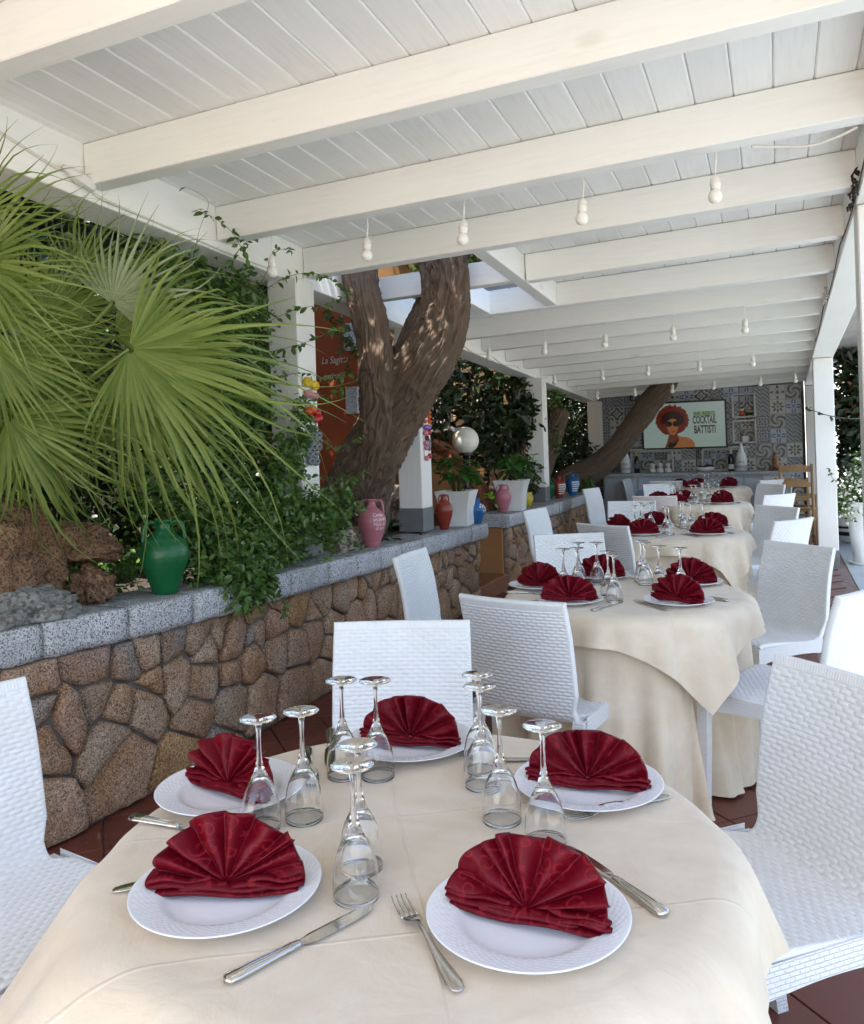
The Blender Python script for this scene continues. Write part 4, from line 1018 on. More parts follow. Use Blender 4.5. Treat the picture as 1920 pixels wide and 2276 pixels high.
palm_frond((-2.357, 2.045, 1.430), -62, 12, 0.38, 190, 30, 0.25, 0.8, 5)
palm_frond((-2.419, 2.344, 2.030), 55, -5, 0.34, 170, 22, 0.1, 0.3, 9)
palm_frond((-2.453, 2.222, 1.883), 10, 10, 0.50, 210, 34, 0.2, 0.7, 8)
palm_frond((-2.479, 2.157, 1.640), -20, 15, 0.48, 220, 32, 0.3, 0.9, 11)
palm_frond((-1.975, 2.13, 1.70), -20, 4, 0.76, 95, 18, 0.20, 0.9, 16)
palm_frond((-2.12, 2.28, 1.66), -34, 2, 0.74, 90, 18, 0.22, 1.0, 17)
rp = random.Random(4)
for k in range(7):
    hub = (-2.68 + rp.uniform(-0.2, 0.10), 2.0 + rp.uniform(-0.3, 0.6), rp.uniform(1.45, 1.95))
    palm_frond(hub, rp.uniform(-60, 50), rp.uniform(-25, 45), rp.uniform(0.42, 0.55), rp.uniform(150, 220), 22, 0.25, rp.uniform(0.4, 1.2), 20 + k, None, rp.uniform(-60, 60))
tk = MB(); tk.tube([(0, 0, -0.05), (0.01, 0, 0.15), (0.0, 0.01, 0.34), (0.02, 0, 0.46)], [0.15, 0.14, 0.12, 0.07], 14); tk.build('trunk', M_TWIG, palm, True)

# climbing shrub on the first post -------------------------------------------
climb = thing('climbing_shrub', 'small-leaved climbing shrub tumbling over the coping beside the first post', 'shrub', (-2.6, 3.25, 0.70))
def rel(blobs, o): return [(b_[0] - o[0], b_[1] - o[1], b_[2] - o[2]) + tuple(b_[3:]) for b_ in blobs]
CB = [(-2.66, 3.25, 1.35, .26, .50, .58, 5), (-2.62, 3.55, 1.75, .22, .34, .42, 3), (-2.66, 3.2, 2.05, .22, .45, .24, 2.4), (-2.50, 3.30, 0.98, .20, .40, .24, 4), (-2.34, 3.18, 0.86, .14, .30, .16, 2.6), (-2.24, 3.12, 0.76, .09, .20, .12, 1.4),
      (-2.36, 3.55, 0.95, .13, .28, .22, 2.2), (-2.42, 3.72, 1.22, .10, .16, .26, 1.4), (-2.30, 3.86, 1.02, .07, .10, .16, .6), (-2.62, 3.05, 2.15, .18, .40, .20, 2.2), (-2.56, 3.5, 2.12, .14, .26, .20, 1.4), (-2.30, 3.98, 0.98, .06, .12, .18, .5), (-2.90, 2.75, 0.86, .30, .42, .13, 1.8), (-2.34, 3.78, 1.50, .05, .07, .16, .35), (-2.27, 4.10, 1.10, .05, .08, .14, .3)]
cloud_obj('foliage', rel(CB, climb.location), 16000, 0.037, M_IVY, climb, 5, asp=0.52, shell=0.35)
def vine(pts, seed, nleaf, size, parent, mat, name='tendril', r=0.0018):
    rng = np.random.RandomState(seed); P = [Vector(p) for p in pts]; path = []
    for i in range(len(P) - 1):
        p0 = P[max(i - 1, 0)]; p1 = P[i]; p2 = P[i + 1]; p3 = P[min(i + 2, len(P) - 1)]
        for t in np.linspace(0, 1, 8, endpoint=False): path.append(0.5 * ((2 * p1) + (p2 - p0) * t + (2 * p0 - 5 * p1 + 4 * p2 - p3) * t * t + (3 * p1 - p0 - 3 * p2 + p3) * t ** 3))
    path.append(P[-1]); org = parent.location if parent else Vector((0, 0, 0)); path = [p - org for p in path]
    o = MB().tube(path, [r * (1 - 0.6 * i / len(path)) for i in range(len(path))], 5).build(name, M_TWIG, parent, True)
    A = np.array([tuple(p) for p in path]); s = np.linspace(0.02, 0.999, nleaf) * (len(A) - 1); i0 = s.astype(int).clip(0, len(A) - 2); f = (s - i0)[:, None]
    Q = A[i0] * (1 - f) + A[i0 + 1] * f; Q = np.repeat(Q, 2, 0) + rng.normal(0, 0.002, (2 * nleaf, 3))
    V, F = leaf_cloud(Q, size, rng, droop=0.3, asp=0.5); link('leaves', np_mesh('leaves', V, F, mat, False), o)
    return o
vine([(-2.55, 3.35, 1.95), (-2.42, 3.45, 2.22), (-2.36, 3.25, 2.40), (-2.37, 3.02, 2.46)], 1, 20, 0.045, climb, M_IVY)
vine([(-2.5, 3.4, 2.05), (-2.40, 3.55, 2.25), (-2.34, 3.55, 2.38), (-2.30, 3.66, 2.40)], 2, 16, 0.040, climb, M_IVY)
vine([(-2.5, 3.5, 2.10), (-2.38, 3.72, 2.28), (-2.30, 3.95, 2.33), (-2.26, 4.18, 2.27)], 3, 20, 0.042, climb, M_IVY)
vine([(-2.52, 3.6, 2.0), (-2.38, 3.80, 2.12), (-2.28, 3.98, 2.17), (-2.22, 4.12, 2.24)], 4, 17, 0.042, climb, M_IVY)
vine([(-2.55, 3.6, 1.86), (-2.40, 3.78, 1.92), (-2.30, 3.92, 1.98), (-2.24, 4.05, 2.05)], 5, 16, 0.045, climb, M_IVY)
vine([(-2.5, 3.65, 1.50), (-2.36, 3.85, 1.62), (-2.28, 4.00, 1.66), (-2.25, 4.10, 1.72)], 6, 16, 0.038, climb, M_IVY)
vine([(-2.45, 3.7, 1.20), (-2.32, 3.92, 1.22), (-2.24, 4.10, 1.18), (-2.2, 4.22, 1.24)], 7, 17, 0.034, climb, M_IVY)
vine([(-2.4, 3.6, 1.0), (-2.26, 3.82, 0.96), (-2.18, 4.0, 0.86), (-2.16, 4.08, 0.80)], 8, 17, 0.032, climb, M_IVY)
vine([(-2.3, 3.2, 0.88), (-2.2, 3.22, 0.80), (-2.16, 3.26, 0.70), (-2.16, 3.28, 0.60)], 9, 18, 0.032, climb, M_IVY)
vine([(-2.3, 3.45, 0.88), (-2.2, 3.55, 0.84), (-2.17, 3.66, 0.80), (-2.13, 3.74, 0.83)], 10, 16, 0.032, climb, M_IVY)
vine([(-2.5, 3.6, 1.70), (-2.38, 3.80, 1.78), (-2.29, 3.98, 1.76), (-2.24, 4.16, 1.80)], 12, 18, .040, climb, M_IVY)
vine([(-2.48, 3.6, 1.36), (-2.36, 3.82, 1.42), (-2.27, 4.02, 1.38), (-2.20, 4.20, 1.44)], 13, 18, .038, climb, M_IVY)
vine([(-2.4, 3.7, 1.10), (-2.28, 3.92, 1.08), (-2.22, 4.08, 1.00), (-2.19, 4.18, 1.05)], 14, 18, .036, climb, M_IVY)
vine([(-2.52, 3.4, 2.12), (-2.43, 3.35, 2.32), (-2.37, 3.42, 2.44), (-2.33, 3.34, 2.50)], 15, 18, .042, climb, M_IVY)
vine([(-2.5, 3.1, 2.2), (-2.40, 3.05, 2.38), (-2.385, 3.1, 2.52), (-2.39, 2.95, 2.545)], 11, 3, 0.03, climb, M_IVY, 'bare_tendril', 0.0012)

# hedge in the garden ---------------------------------------------------------
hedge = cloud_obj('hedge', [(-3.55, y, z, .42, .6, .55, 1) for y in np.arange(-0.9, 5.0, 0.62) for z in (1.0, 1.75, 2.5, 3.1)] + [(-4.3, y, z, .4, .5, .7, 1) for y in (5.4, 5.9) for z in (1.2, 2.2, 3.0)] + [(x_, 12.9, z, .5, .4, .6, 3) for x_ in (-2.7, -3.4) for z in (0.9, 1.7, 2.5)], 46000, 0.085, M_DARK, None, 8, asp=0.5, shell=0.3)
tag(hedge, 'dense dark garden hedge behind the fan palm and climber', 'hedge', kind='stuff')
# ------------------------------------------------------------------ trees
m, nt, b, o = new_mat('fibrous_bark'); M_BARK = m
uvn = N(nt, 'UVMap'); mp = N(nt, 'Mapping'); mp.inputs['Scale'].default_value = (1, 1, 1); nt.links.new(uvn.outputs[0], mp.inputs[0])
mp2 = N(nt, 'Mapping'); mp2.inputs['Scale'].default_value = (40, 5.5, 1); nt.links.new(uvn.outputs[0], mp2.inputs[0])
nzn = N(nt, 'TexNoise'); nzn.noise_type = 'RIDGED_MULTIFRACTAL'; nzn.inputs['Scale'].default_value = 1.0; nzn.inputs['Detail'].default_value = 6.0; nzn.inputs['Roughness'].default_value = 0.6; nzn.inputs['Distortion'].default_value = 0.5; nt.links.new(mp2.outputs[0], nzn.inputs['Vector']); nz = math_(nt, 'MULTIPLY', nzn.outputs[0], 0.55); big = noise_t(nt, mp.outputs[0], 6.0, 4.0, 0.6)
mp3 = N(nt, 'Mapping'); mp3.inputs['Scale'].default_value = (90, 12, 1); nt.links.new(uvn.outputs[0], mp3.inputs[0]); fine = noise_t(nt, mp3.outputs[0], 1.0, 5.0, 0.6, 0.8)
col = ramp(nt, nz, [(0.10, (0.13, 0.097, 0.073)), (0.30, (0.25, 0.195, 0.15)), (0.55, (0.36, 0.29, 0.23)), (0.85, (0.50, 0.425, 0.345))])
col = mixc(nt, ramp(nt, big, [(0.45, (0, 0, 0)), (0.75, (1, 1, 1))]), col, mixc(nt, 0.35, col, (0.22, 0.11, 0.06)))
nt.links.new(col, b.inputs['Base Color']); b.inputs['Roughness'].default_value = 0.9; b.inputs['Specular IOR Level'].default_value = 0.2
bump(nt, b, math_(nt, 'ADD', nz, math_(nt, 'MULTIPLY', fine, 0.35)), 1.0, 0.022)
def trunk_mesh(name, ctrl, seed, nseg=260, res=120, rough=0.020, mat=None, twist=0.6):
    """ctrl: (x,y,z,r)"""
    C_ = np.array(ctrl, float); path = []
    for i in range(len(C_) - 1):
        p0 = C_[max(i - 1, 0)]; p1 = C_[i]; p2 = C_[i + 1]; p3 = C_[min(i + 2, len(C_) - 1)]; k = max(4, int(np.linalg.norm(p2[:3] - p1[:3]) * res))
        for t in np.linspace(0, 1, k, endpoint=False): path.append(0.5 * ((2 * p1) + (p2 - p0) * t + (2 * p0 - 5 * p1 + 4 * p2 - p3) * t * t + (3 * p1 - p0 - 3 * p2 + p3) * t ** 3))
    path.append(C_[-1]); A = np.array(path); n = len(A); V = []; UV = []; ref = Vector((1, 0, 0)); s = 0.0
    fr_ = []
    for i in range(n):
        t = Vector(A[min(i + 1, n - 1), :3] - A[max(i - 1, 0), :3]).normalized(); a = (ref - t * ref.dot(t)).normalized(); b_ = t.cross(a); ref = a; fr_.append((tuple(a), tuple(b_)))
    fr_ = np.array(fr_); S = np.r_[0, np.cumsum(np.linalg.norm(np.diff(A[:, :3], axis=0), axis=1))]
    K = np.arange(nseg + 1) / nseg; KK, SS = np.meshgrid(K, S, indexing='xy'); circ = max(3, int(round(A[:, 3].mean() * 6.28 / 0.05)))
    lob = 0.10 * vnoise(KK * 5 + 0.0, SS * 2.2, 5, seed) + 0.06 * vnoise(KK * 9, SS * 4, 9, seed + 1)
    wu = KK * circ + 0.35 * 0 ; warp = 0.9 * vnoise(KK * circ, SS * 9, circ, seed + 2)
    def ridge(mult, fv_, sd): return 1 - np.abs(vnoise((KK * circ + warp * 0.5) * mult % (circ * mult), SS * fv_ + warp * 1.2, circ * mult, sd)) * 2.0
    rd_ = 0.55 * ridge(2, 6, seed + 3) + 0.40 * ridge(4, 11, seed + 4) + 0.22 * ridge(8, 24, seed + 5)
    rd_ = np.sign(rd_) * np.abs(rd_) ** 0.9
    Rr = A[:, 3][:, None] * (1 + lob) + rough * 0.85 * rd_ - rough * 0.3
    W = 2 * PI * KK + twist * SS
    V = A[:, None, :3] + (fr_[:, 0][:, None, :] * np.cos(W)[..., None] + fr_[:, 1][:, None, :] * np.sin(W)[..., None]) * Rr[..., None]
    V[:, -1] = V[:, 0]; V = V.reshape(-1, 3); UV = np.stack([KK * max(0.3, round(A[0, 3] * 6.3, 1)), SS], -1).reshape(-1, 2)
    me = np_mesh(name, [tuple(v) for v in V], grid_faces(n, nseg + 1), mat or M_BARK, True, UV)
    return me
tree = thing('tree', 'big forked tree with fibrous bark leaning up through the pergola roof opening', 'tree', (-2.62, 4.75, 0.60)); to = Vector(tree.location)
def shift(c, o): return [(x - o.x, y - o.y, z - o.z, r) for x, y, z, r in c]
link('trunk', trunk_mesh('trunk', shift([(-2.84, 4.98, 0.50, .32), (-2.76, 4.95, 0.70, .265), (-2.68, 4.92, 0.90, .232), (-2.59, 4.88, 1.10, .215), (-2.43, 4.82, 1.35, .190), (-2.22, 4.76, 1.62, .178), (-2.02, 4.70, 1.86, .165), (-1.90, 4.69, 2.07, .148), (-1.845, 4.66, 2.28, .135), (-1.84, 4.60, 2.55, .128), (-1.82, 4.50, 3.1, .12), (-1.75, 4.3, 3.8, .08)], to), 1, rough=0.030), tree)
link('limb', trunk_mesh('limb', shift([(-2.42, 4.76, 1.28, .12), (-2.33, 4.66, 1.50, .124), (-2.29, 4.60, 1.70, .118), (-2.29, 4.58, 1.95, .110), (-2.315, 4.57, 2.16, .108), (-2.37, 4.57, 2.36, .106), (-2.40, 4.56, 2.6, .105), (-2.5, 4.5, 3.4, .08)], to), 5, 200, 120, 0.026), tree)
link('limb', trunk_mesh('limb', shift([(-2.24, 4.86, 1.55, .12), (-2.25, 4.93, 1.80, .115), (-2.21, 5.0, 2.05, .105), (-2.10, 5.05, 2.30, .098), (-1.98, 5.1, 2.6, .09), (-1.85, 5.2, 3.4, .07)], to), 9, 140, 100), tree)
cr = cloud_obj('crown', rel([(-2.0, 4.3, 3.9, .9, .9, .6, 4), (-4.2, 4.2, 3.9, .7, .7, .5, 2), (-2.5, 5.7, 3.8, .9, .8, .5, 4), (-3.4, 5.2, 3.7, .8, .9, .6, 3), (-1.4, 4.9, 4.2, .7, .7, .4, 2), (-3.3, 7.0, 3.8, 1.0, .9, .5, 4), (-3.2, 8.8, 3.8, .9, .9, .6, 3), (-3.2, 10.6, 3.8, .9, .9, .6, 3)], to), 27000, 0.125, M_CROWN, tree, 3, asp=0.36, shell=0.2)
# twigs of the tree that hang before the orange wall
vine([(-2.95, 5.3, 2.52), (-3.00, 5.45, 2.38), (-3.02, 5.6, 2.22), (-3.0, 5.7, 2.05)], 21, 26, 0.06, tree, M_CROWN, 'twig')
vine([(-3.05, 5.2, 2.5), (-3.05, 5.4, 2.30), (-2.98, 5.6, 2.17), (-2.84, 5.75, 2.08)], 22, 24, 0.055, tree, M_CROWN, 'twig')
vine([(-3.1, 5.4, 2.45), (-3.12, 5.6, 2.2), (-3.08, 5.75, 1.98), (-3.0, 5.8, 1.86)], 23, 24, 0.055, tree, M_CROWN, 'twig')
tree2 = thing('tree', 'slanting bare tree trunk crossing in front of the patterned tile wall', 'tree', (-2.75, 11.05, 0.62)); to2 = Vector(tree2.location)
link('trunk', trunk_mesh('trunk', shift([(-2.85, 10.9, 0.50, .26), (-2.62, 11.05, 0.82, .20), (-2.30, 11.12, 1.02, .165), (-2.02, 11.16, 1.25, .150), (-1.76, 11.2, 1.58, .145), (-1.55, 11.2, 1.86, .145), (-1.36, 11.2, 2.10, .14), (-1.15, 11.2, 2.45, .12)], to2), 14, 140, 70), tree2)
cloud_obj('crown', rel([(-0.6, 11.2, 3.4, .9, .9, .6, 1), (-1.4, 11.6, 3.3, .8, .8, .5, 1)], to2), 2200, 0.08, M_CROWN, tree2, 33, asp=0.4)
st1 = thing('tree_stump', 'thick dark standing trunk behind the second wall, left of the tile wall', 'tree trunk', (-2.95, 9.95, 0.55)); so = Vector(st1.location)
link('trunk', trunk_mesh('trunk', shift([(-3.0, 9.95, 0.50, .24), (-2.95, 9.95, 1.0, .19), (-2.90, 9.98, 1.5, .17), (-2.92, 10.0, 2.0, .16), (-3.0, 10.0, 2.9, .14)], so), 31, 120, 60), st1)
link('limb', trunk_mesh('limb', shift([(-2.92, 10.3, 0.9, .17), (-2.78, 10.35, 1.25, .15), (-2.66, 10.4, 1.58, .14), (-2.60, 10.4, 1.80, .135), (-2.60, 10.4, 1.802, .002)], so), 37, 120, 60), st1)
cloud_obj('foliage', rel([(-2.62, 10.2, 1.95, .14, .14, .18, 1), (-2.75, 9.7, 1.75, .16, .2, .3, 1.5), (-2.62, 10.25, 1.4, .08, .1, .2, .6)], so), 420, 0.06, M_IVY, st1, 41)

# ------------------------------------------------------------------ building and garden structures on the left
house = thing('house', 'ochre plastered house front with a barred white-silled window behind the garden', 'house', (-4.0, 5.0, 0))
hw = MB()
hx = -3.98
hw.box((hx - 2.0, 7.95, 2.4), (4.0, 3.1, 5.2)); hw.box((hx - 2.0, 12.2, 2.4), (4.0, 3.8, 5.2)); hw.box((hx - 2.0, 9.9, 0.7), (4.0, 0.8, 1.8)); hw.box((hx - 2.0, 9.9, 3.75), (4.0, 0.8, 2.5)); hw.box((hx - 2.4, 9.9, 2.05), (3.2, 0.8, 0.9))
hw.v = [(x + 4.0, y - 5.0, z) for x, y, z in hw.v]; hw.build('wall', M_OCHRE, house)
win = bbox('window', (0.03, 0.78, 0.88), (hx - 0.30 + 4.0, 4.9, 2.05), M_BLACK, house)
bbox('sill', (0.44, 0.92, 0.06), (0.36, 0, -0.47), M_WALLWHITE, win)
bbox('frame', (0.04, 0.06, 0.86), (0.03, 0.0, 0), M_WALLWHITE, win); bbox('frame', (0.04, 0.78, 0.06), (0.032, 0.0, 0.1), M_WALLWHITE, win)
for k in range(6): bbox('bar', (0.014, 0.014, 0.88), (0.27, -0.32 + 0.128 * k, 0.0), M_WALLWHITE, win, bev=0.002)
pillar = thing('painted_pillar', 'orange-red painted wall pier with handwritten lettering and grey corner stones', 'wall', (-3.6, 6.35, 0.4))
bbox('pier', (0.66, 0.34, 2.7), (0.0, 0.0, 1.30), M_ORANGE, pillar, bev=0.004)
for zz in (1.92, 1.38, 0.86): bbox('corner_stone', (0.12, 0.09, 0.23), (0.285, -0.16, zz), M_COPE, pillar, bev=0.008)
M_CHALK = simple('white_script_paint', (0.62, 0.52, 0.46), 0.8)
def text_obj(body, size, mat, parent, loc, rot, sx=1.0, extr=0.0006, align='CENTER', name='lettering', shear=0.0, spacing=1.0, bold=0.0):
    cu_ = bpy.data.curves.new(name, 'FONT'); cu_.body = body; cu_.size = size; cu_.extrude = extr; cu_.align_x = align; cu_.align_y = 'CENTER'; cu_.shear = shear; cu_.space_character = spacing
    cu_.resolution_u = 3; cu_.offset = bold; tmp = bpy.data.objects.new(name, cu_); COL.objects.link(tmp); dg = bpy.context.evaluated_depsgraph_get()
    me = bpy.data.meshes.new_from_object(tmp.evaluated_get(dg)); bpy.data.objects.remove(tmp); me.name = name; me.materials.clear(); me.materials.append(mat)
    o = link(name, me, parent, loc, rot); o.scale = (sx, 1, 1); return o
text_obj('La Sagitta', 0.085, M_CHALK, pillar, (0.115, -0.172, 1.735), (PI / 2, 0, 0), 0.80, shear=0.25)
text_obj('antipasti', 0.075, M_CHALK, pillar, (0.105, -0.172, 1.60), (PI / 2, 0, 0), 0.80, shear=0.25)
arch = thing('stair_balustrade', 'curved ochre balustrade with terracotta brick capping behind the globe lamp', 'balustrade', (-3.1, 7.8, 0.55))
prof = [(-3.60, 1.44), (-3.42, 1.44), (-3.248, 1.411), (-3.099, 1.32), (-2.952, 1.207), (-2.857, 1.089), (-2.779, .965), (-2.72, .83), (-2.69, .70)]
pb = MB(); V_ = [(x + 3.1, yy, z - 0.55 - 0.03) for yy in (-0.09, 0.09) for x, z in prof] + [(x + 3.1, yy, -0.1) for yy in (-0.09, 0.09) for x, z in prof]; n_ = len(prof)
for i in range(n_ - 1):
    pb.f += [(i, i + 1, 2 * n_ + i + 1, 2 * n_ + i)[::-1], (n_ + i, n_ + i + 1, 3 * n_ + i + 1, 3 * n_ + i), (i, n_ + i, n_ + i + 1, i + 1)[::-1]]
pb.f += [(n_ - 1, 2 * n_ - 1, 4 * n_ - 1, 3 * n_ - 1)[::-1]]
pb.v = V_; pb.build('wall', M_OCHRE, arch)
for (x0, z0), (x1, z1) in zip(prof, prof[1:]):
    L = math.hypot(x1 - x0, z1 - z0)
    bbox('brick', (L - 0.012, 0.26, 0.055), ((x0 + x1) / 2 + 3.1, 0, (z0 + z1) / 2 - 0.55), M_BRICK, arch, (0, -math.atan2(z1 - z0, x1 - x0), 0), 0.006)
    bbox('brick', (L - 0.018, 0.22, 0.03), ((x0 + x1) / 2 + 3.1 - 0.02, 0, (z0 + z1) / 2 - 0.55 - 0.046), M_BRICK, arch, (0, -math.atan2(z1 - z0, x1 - x0), 0), 0.004)
gwl = thing('garden_wall', 'dark weathered stone boundary wall behind the hedge', 'wall', (-4.9, 2.5, 0)); bbox('wall_body', (0.3, 9.0, 3.4), (0, 0, 1.7), M_MORTAR, gwl)
# globe lamp
lamp = thing('garden_lamp', 'white globe garden lamp on a short black post', 'lamp', (-2.85, 7.62, 0.62))
m, nt, b, o = new_mat('opal_globe'); M_OPAL = m
b.inputs['Base Color'].default_value = (0.80, 0.77, 0.70, 1); b.inputs['Roughness'].default_value = 0.3; b.inputs['Subsurface Weight'].default_value = 0.4; b.inputs['Subsurface Radius'].default_value = (0.1, 0.1, 0.1); b.inputs['Subsurface Scale'].default_value = 0.3
MB().sphere((0, 0, 0.80), 0.134, 40, 24).build('globe', M_OPAL, lamp, True)
MB().lathe([(0, 0.650), (0.064, 0.650), (0.068, 0.655), (0.068, 0.672), (0.055, 0.680), (0, 0.680)], 28).build('collar', M_BLACK, lamp)
MB().lathe([(0, 0), (0.03, 0), (0.03, 0.655), (0, 0.655)], 20).build('pole', simple('black_lamp_pole', (0.02, 0.021, 0.024), 0.25), lamp, True)

# ------------------------------------------------------------------ rocks
def rock(name, label, loc, size, seed, mat, rough=0.30, fq=1.6, rz=0.0, pit=0.0):
    bm = bmesh.new(); bmesh.ops.create_icosphere(bm, subdivisions=5, radius=1.0)
    for v in bm.verts:
        p = v.co.copy(); n1 = mnoise.noise(p * fq + Vector((seed * 3.1, 0, 0))); n2 = mnoise.noise(p * fq * 2.7 + Vector((0, seed * 2.3, 0))); n3 = mnoise.noise(p * fq * 7 + Vector((seed, seed, 0)))
        cell = mnoise.cell(p * 2.2 + Vector((seed, 0, 0)))
        k = 1 + rough * (n1 + 0.45 * n2 + 0.18 * n3) + 0.05 * cell
        if pit: k -= pit * max(0, mnoise.noise(p * 5.5 + Vector((0, 0, seed))) - 0.25)
        v.co = Vector((p.x * size[0], p.y * size[1], p.z * size[2])) * k
    me = bpy.data.meshes.new(name); bm.to_mesh(me); bm.free(); me.materials.append(mat); me.polygons.foreach_set('use_smooth', [True] * len(me.polygons))
    return tag(link(name, me, None, loc, (0, 0, rz)), label, 'rock', 'rocks in the planted bed')
rock('boulder', 'large rusty brown boulder under the palm leaves', (-2.70, 2.12, 0.93), (0.22, 0.30, 0.26), 1, M_ROCK_BROWN, 0.42, 1.3)
rock('boulder', 'flat-topped brown rock slab resting beside the large boulder', (-2.68, 2.55, 1.00), (0.15, 0.19, 0.085), 2, M_ROCK_BROWN, 0.4, 1.4, 0.3)
rock('boulder', 'dark brown rock at the far left behind the grey stone', (-2.85, 1.75, 0.98), (0.28, 0.30, 0.30), 6, M_ROCK_BROWN, 0.4, 1.3)
rock('rock', 'long pitted grey limestone lying on the coping below the boulder', (-2.46, 2.11, 0.825), (0.095, 0.21, 0.075), 3, M_ROCK_GREY, 0.55, 1.7, 0.05, 0.5)
rock('rock', 'small grey knobbly stone at the left end of the limestone', (-2.55, 1.83, 0.84), (0.08, 0.10, 0.07), 4, M_ROCK_GREY, 0.5, 1.8, 0.4, 0.4)
rock('rock', 'pinkish pitted stone between the limestone and green jar', (-2.54, 2.47, 0.835), (0.08, 0.09, 0.085), 5, M_ROCK_PALE, 0.55, 1.7, 0.2, 0.6).data.materials[0] = M_ROCK_BROWN
rock('rock', 'brown ribbed stone wedged behind the limestone', (-2.62, 2.33, 0.88), (0.08, 0.085, 0.065), 7, M_ROCK_BROWN, 0.4, 1.5, 0.6)
rock('rock', 'pale holed stone at the foot of the forked tree', (-2.44, 4.36, 0.80), (0.065, 0.075, 0.075), 8, M_ROCK_PALE, 0.5, 1.6, 0.3, 0.7)
rock('rock', 'pale wedge stone tucked behind the pink jar', (-2.50, 4.63, 0.80), (0.06, 0.085, 0.07), 9, M_ROCK_PALE, 0.5, 1.6, 1.3, 0.5)
rock('rock', 'tan stone half hidden behind the square white post', (-2.78, 5.95, 0.92), (0.17, 0.19, 0.12), 10, M_ROCK_PALE, 0.45, 1.5, 0.7, 0.3)

# ------------------------------------------------------------------ jars and pots
def glaze(name, c, rough=0.32):
    m, nt, b, o = new_mat(name); vec = coords(nt, 'Object', (3, 3, 60), jitter=True); g_ = noise_t(nt, vec, 1.0, 3.0)
    col = mixc(nt, ramp(nt, g_, [(0.35, (0, 0, 0)), (0.7, (1, 1, 1))]), tuple(x * 0.82 for x in c), c); nt.links.new(col, b.inputs['Base Color']); b.inputs['Roughness'].default_value = rough; b.inputs['Specular IOR Level'].default_value = 0.5
    bump(nt, b, g_, 0.25, 0.003); return m
M_GREENJ = glaze('green_glaze', (0.006, 0.115, 0.035), 0.35); M_PINKJ = glaze('pink_glaze', (0.50, 0.17, 0.21), 0.35); M_REDJ = glaze('brick_red_glaze', (0.28, 0.038, 0.022), 0.3)
M_BLUEJ = glaze('blue_glaze', (0.02, 0.13, 0.34), 0.3); M_YELJ = glaze('yellow_glaze', (0.55, 0.42, 0.03), 0.35); M_WHITEP = simple('white_paint_mark', (0.75, 0.76, 0.78), 0.6)
JP = [(0.0, 0.0), (0.47, 0.0), (0.50, 0.02), (0.60, 0.12), (0.76, 0.26), (0.92, 0.40), (1.0, 0.52), (0.985, 0.60), (0.90, 0.68), (0.70, 0.755), (0.46, 0.81), (0.33, 0.86), (0.285, 0.90), (0.29, 0.955), (0.36, 0.985), (0.355, 1.0), (0.28, 1.0), (0.24, 0.96), (0.23, 0.88), (0.0, 0.86)]
def jar(label, loc, R, H, mat, rz, handles=2, hh=None):
    t = thing('jar', label, 'jar', loc, rz, 'painted terracotta jars on the coping')
    P = []
    for (r0, z0), (r1, z1) in zip(JP, JP[1:]):
        for q_ in range(3): P.append(((r0 + (r1 - r0) * q_ / 3) * R, (z0 + (z1 - z0) * q_ / 3) * H))
    P.append((0, 0.86 * H)); MB().lathe(P, 48).build('body', mat, t, True)
    for k in range(handles):
        sx = 1 if k == 0 else -1
        pts = [(sx * 0.31 * R, 0, 0.955 * H), (sx * 0.52 * R, 0, 0.985 * H), (sx * 0.72 * R, 0, 0.955 * H), (sx * 0.80 * R, 0, 0.87 * H), (sx * 0.82 * R, 0, 0.78 * H), (sx * 0.84 * R, 0, 0.705 * H)]
        P_ = resample(np.array([(p[0], p[2]) for p in pts]), 16)[0]
        MB().tube([(x, 0, z) for x, z in P_], [0.085 * R] * 16, 10).build('handle', mat, t, True)
    return t
def prof_r(z):
    for (r0, z0), (r1, z1) in zip(JP[1:], JP[2:]):
        if z0 <= z <= z1 and z1 > z0: return r0 + (r1 - r0) * (z - z0) / (z1 - z0)
    return 0.5
def jar_text(j, R, H, lines, phi, size, mat=None):
    for body, zf, off in lines:
        cu_ = bpy.data.curves.new('t', 'FONT'); cu_.body = body; cu_.size = size; cu_.align_x = 'LEFT'; cu_.shear = 0.15; cu_.resolution_u = 2
        o = bpy.data.objects.new('t', cu_); COL.objects.link(o); dg = bpy.context.evaluated_depsgraph_get(); me = bpy.data.meshes.new_from_object(o.evaluated_get(dg)); bpy.data.objects.remove(o)
        bm = bmesh.new(); bm.from_mesh(me); bmesh.ops.triangulate(bm, faces=bm.faces[:])
        bmesh.ops.subdivide_edges(bm, edges=[e for e in bm.edges if e.calc_length() > size * 0.3], cuts=2)
        for v in bm.verts:
            z = zf * H + v.co.y; r = prof_r(z / H) * R + 0.0008; a = phi + off + v.co.x / r; v.co = Vector((r * math.sin(a), -r * math.cos(a), z))
        bm.to_mesh(me); bm.free(); me.name = 'lettering'; me.materials.clear(); me.materials.append(mat or M_WHITEP); link('lettering', me, j)
jar('large green jar with two handles standing under the climber', (-2.395, 2.745, 0.776), 0.101, 0.310, M_GREENJ, 0.9)
jp = jar('pink jar with white handwriting in front of the forked tree', (-2.365, 4.60, 0.744), 0.090, 0.300, M_PINKJ, 0.35)
jar_text(jp, 0.090, 0.300, [('Canta', 0.655, 0.0), ('un posto', 0.565, 0.02), ('Nice di', 0.465, 0.05), ('di am', 0.375, 0.2)], 0.18, 0.030)
jar('brick red jar beside the square white planter', (-2.415, 5.93, 0.720), 0.070, 0.270, M_REDJ, 1.2)
jb = jar('blue jar painted with white flowers at the wall end', (-2.345, 6.50, 0.709), 0.068, 0.215, M_BLUEJ, 0.9, 0)
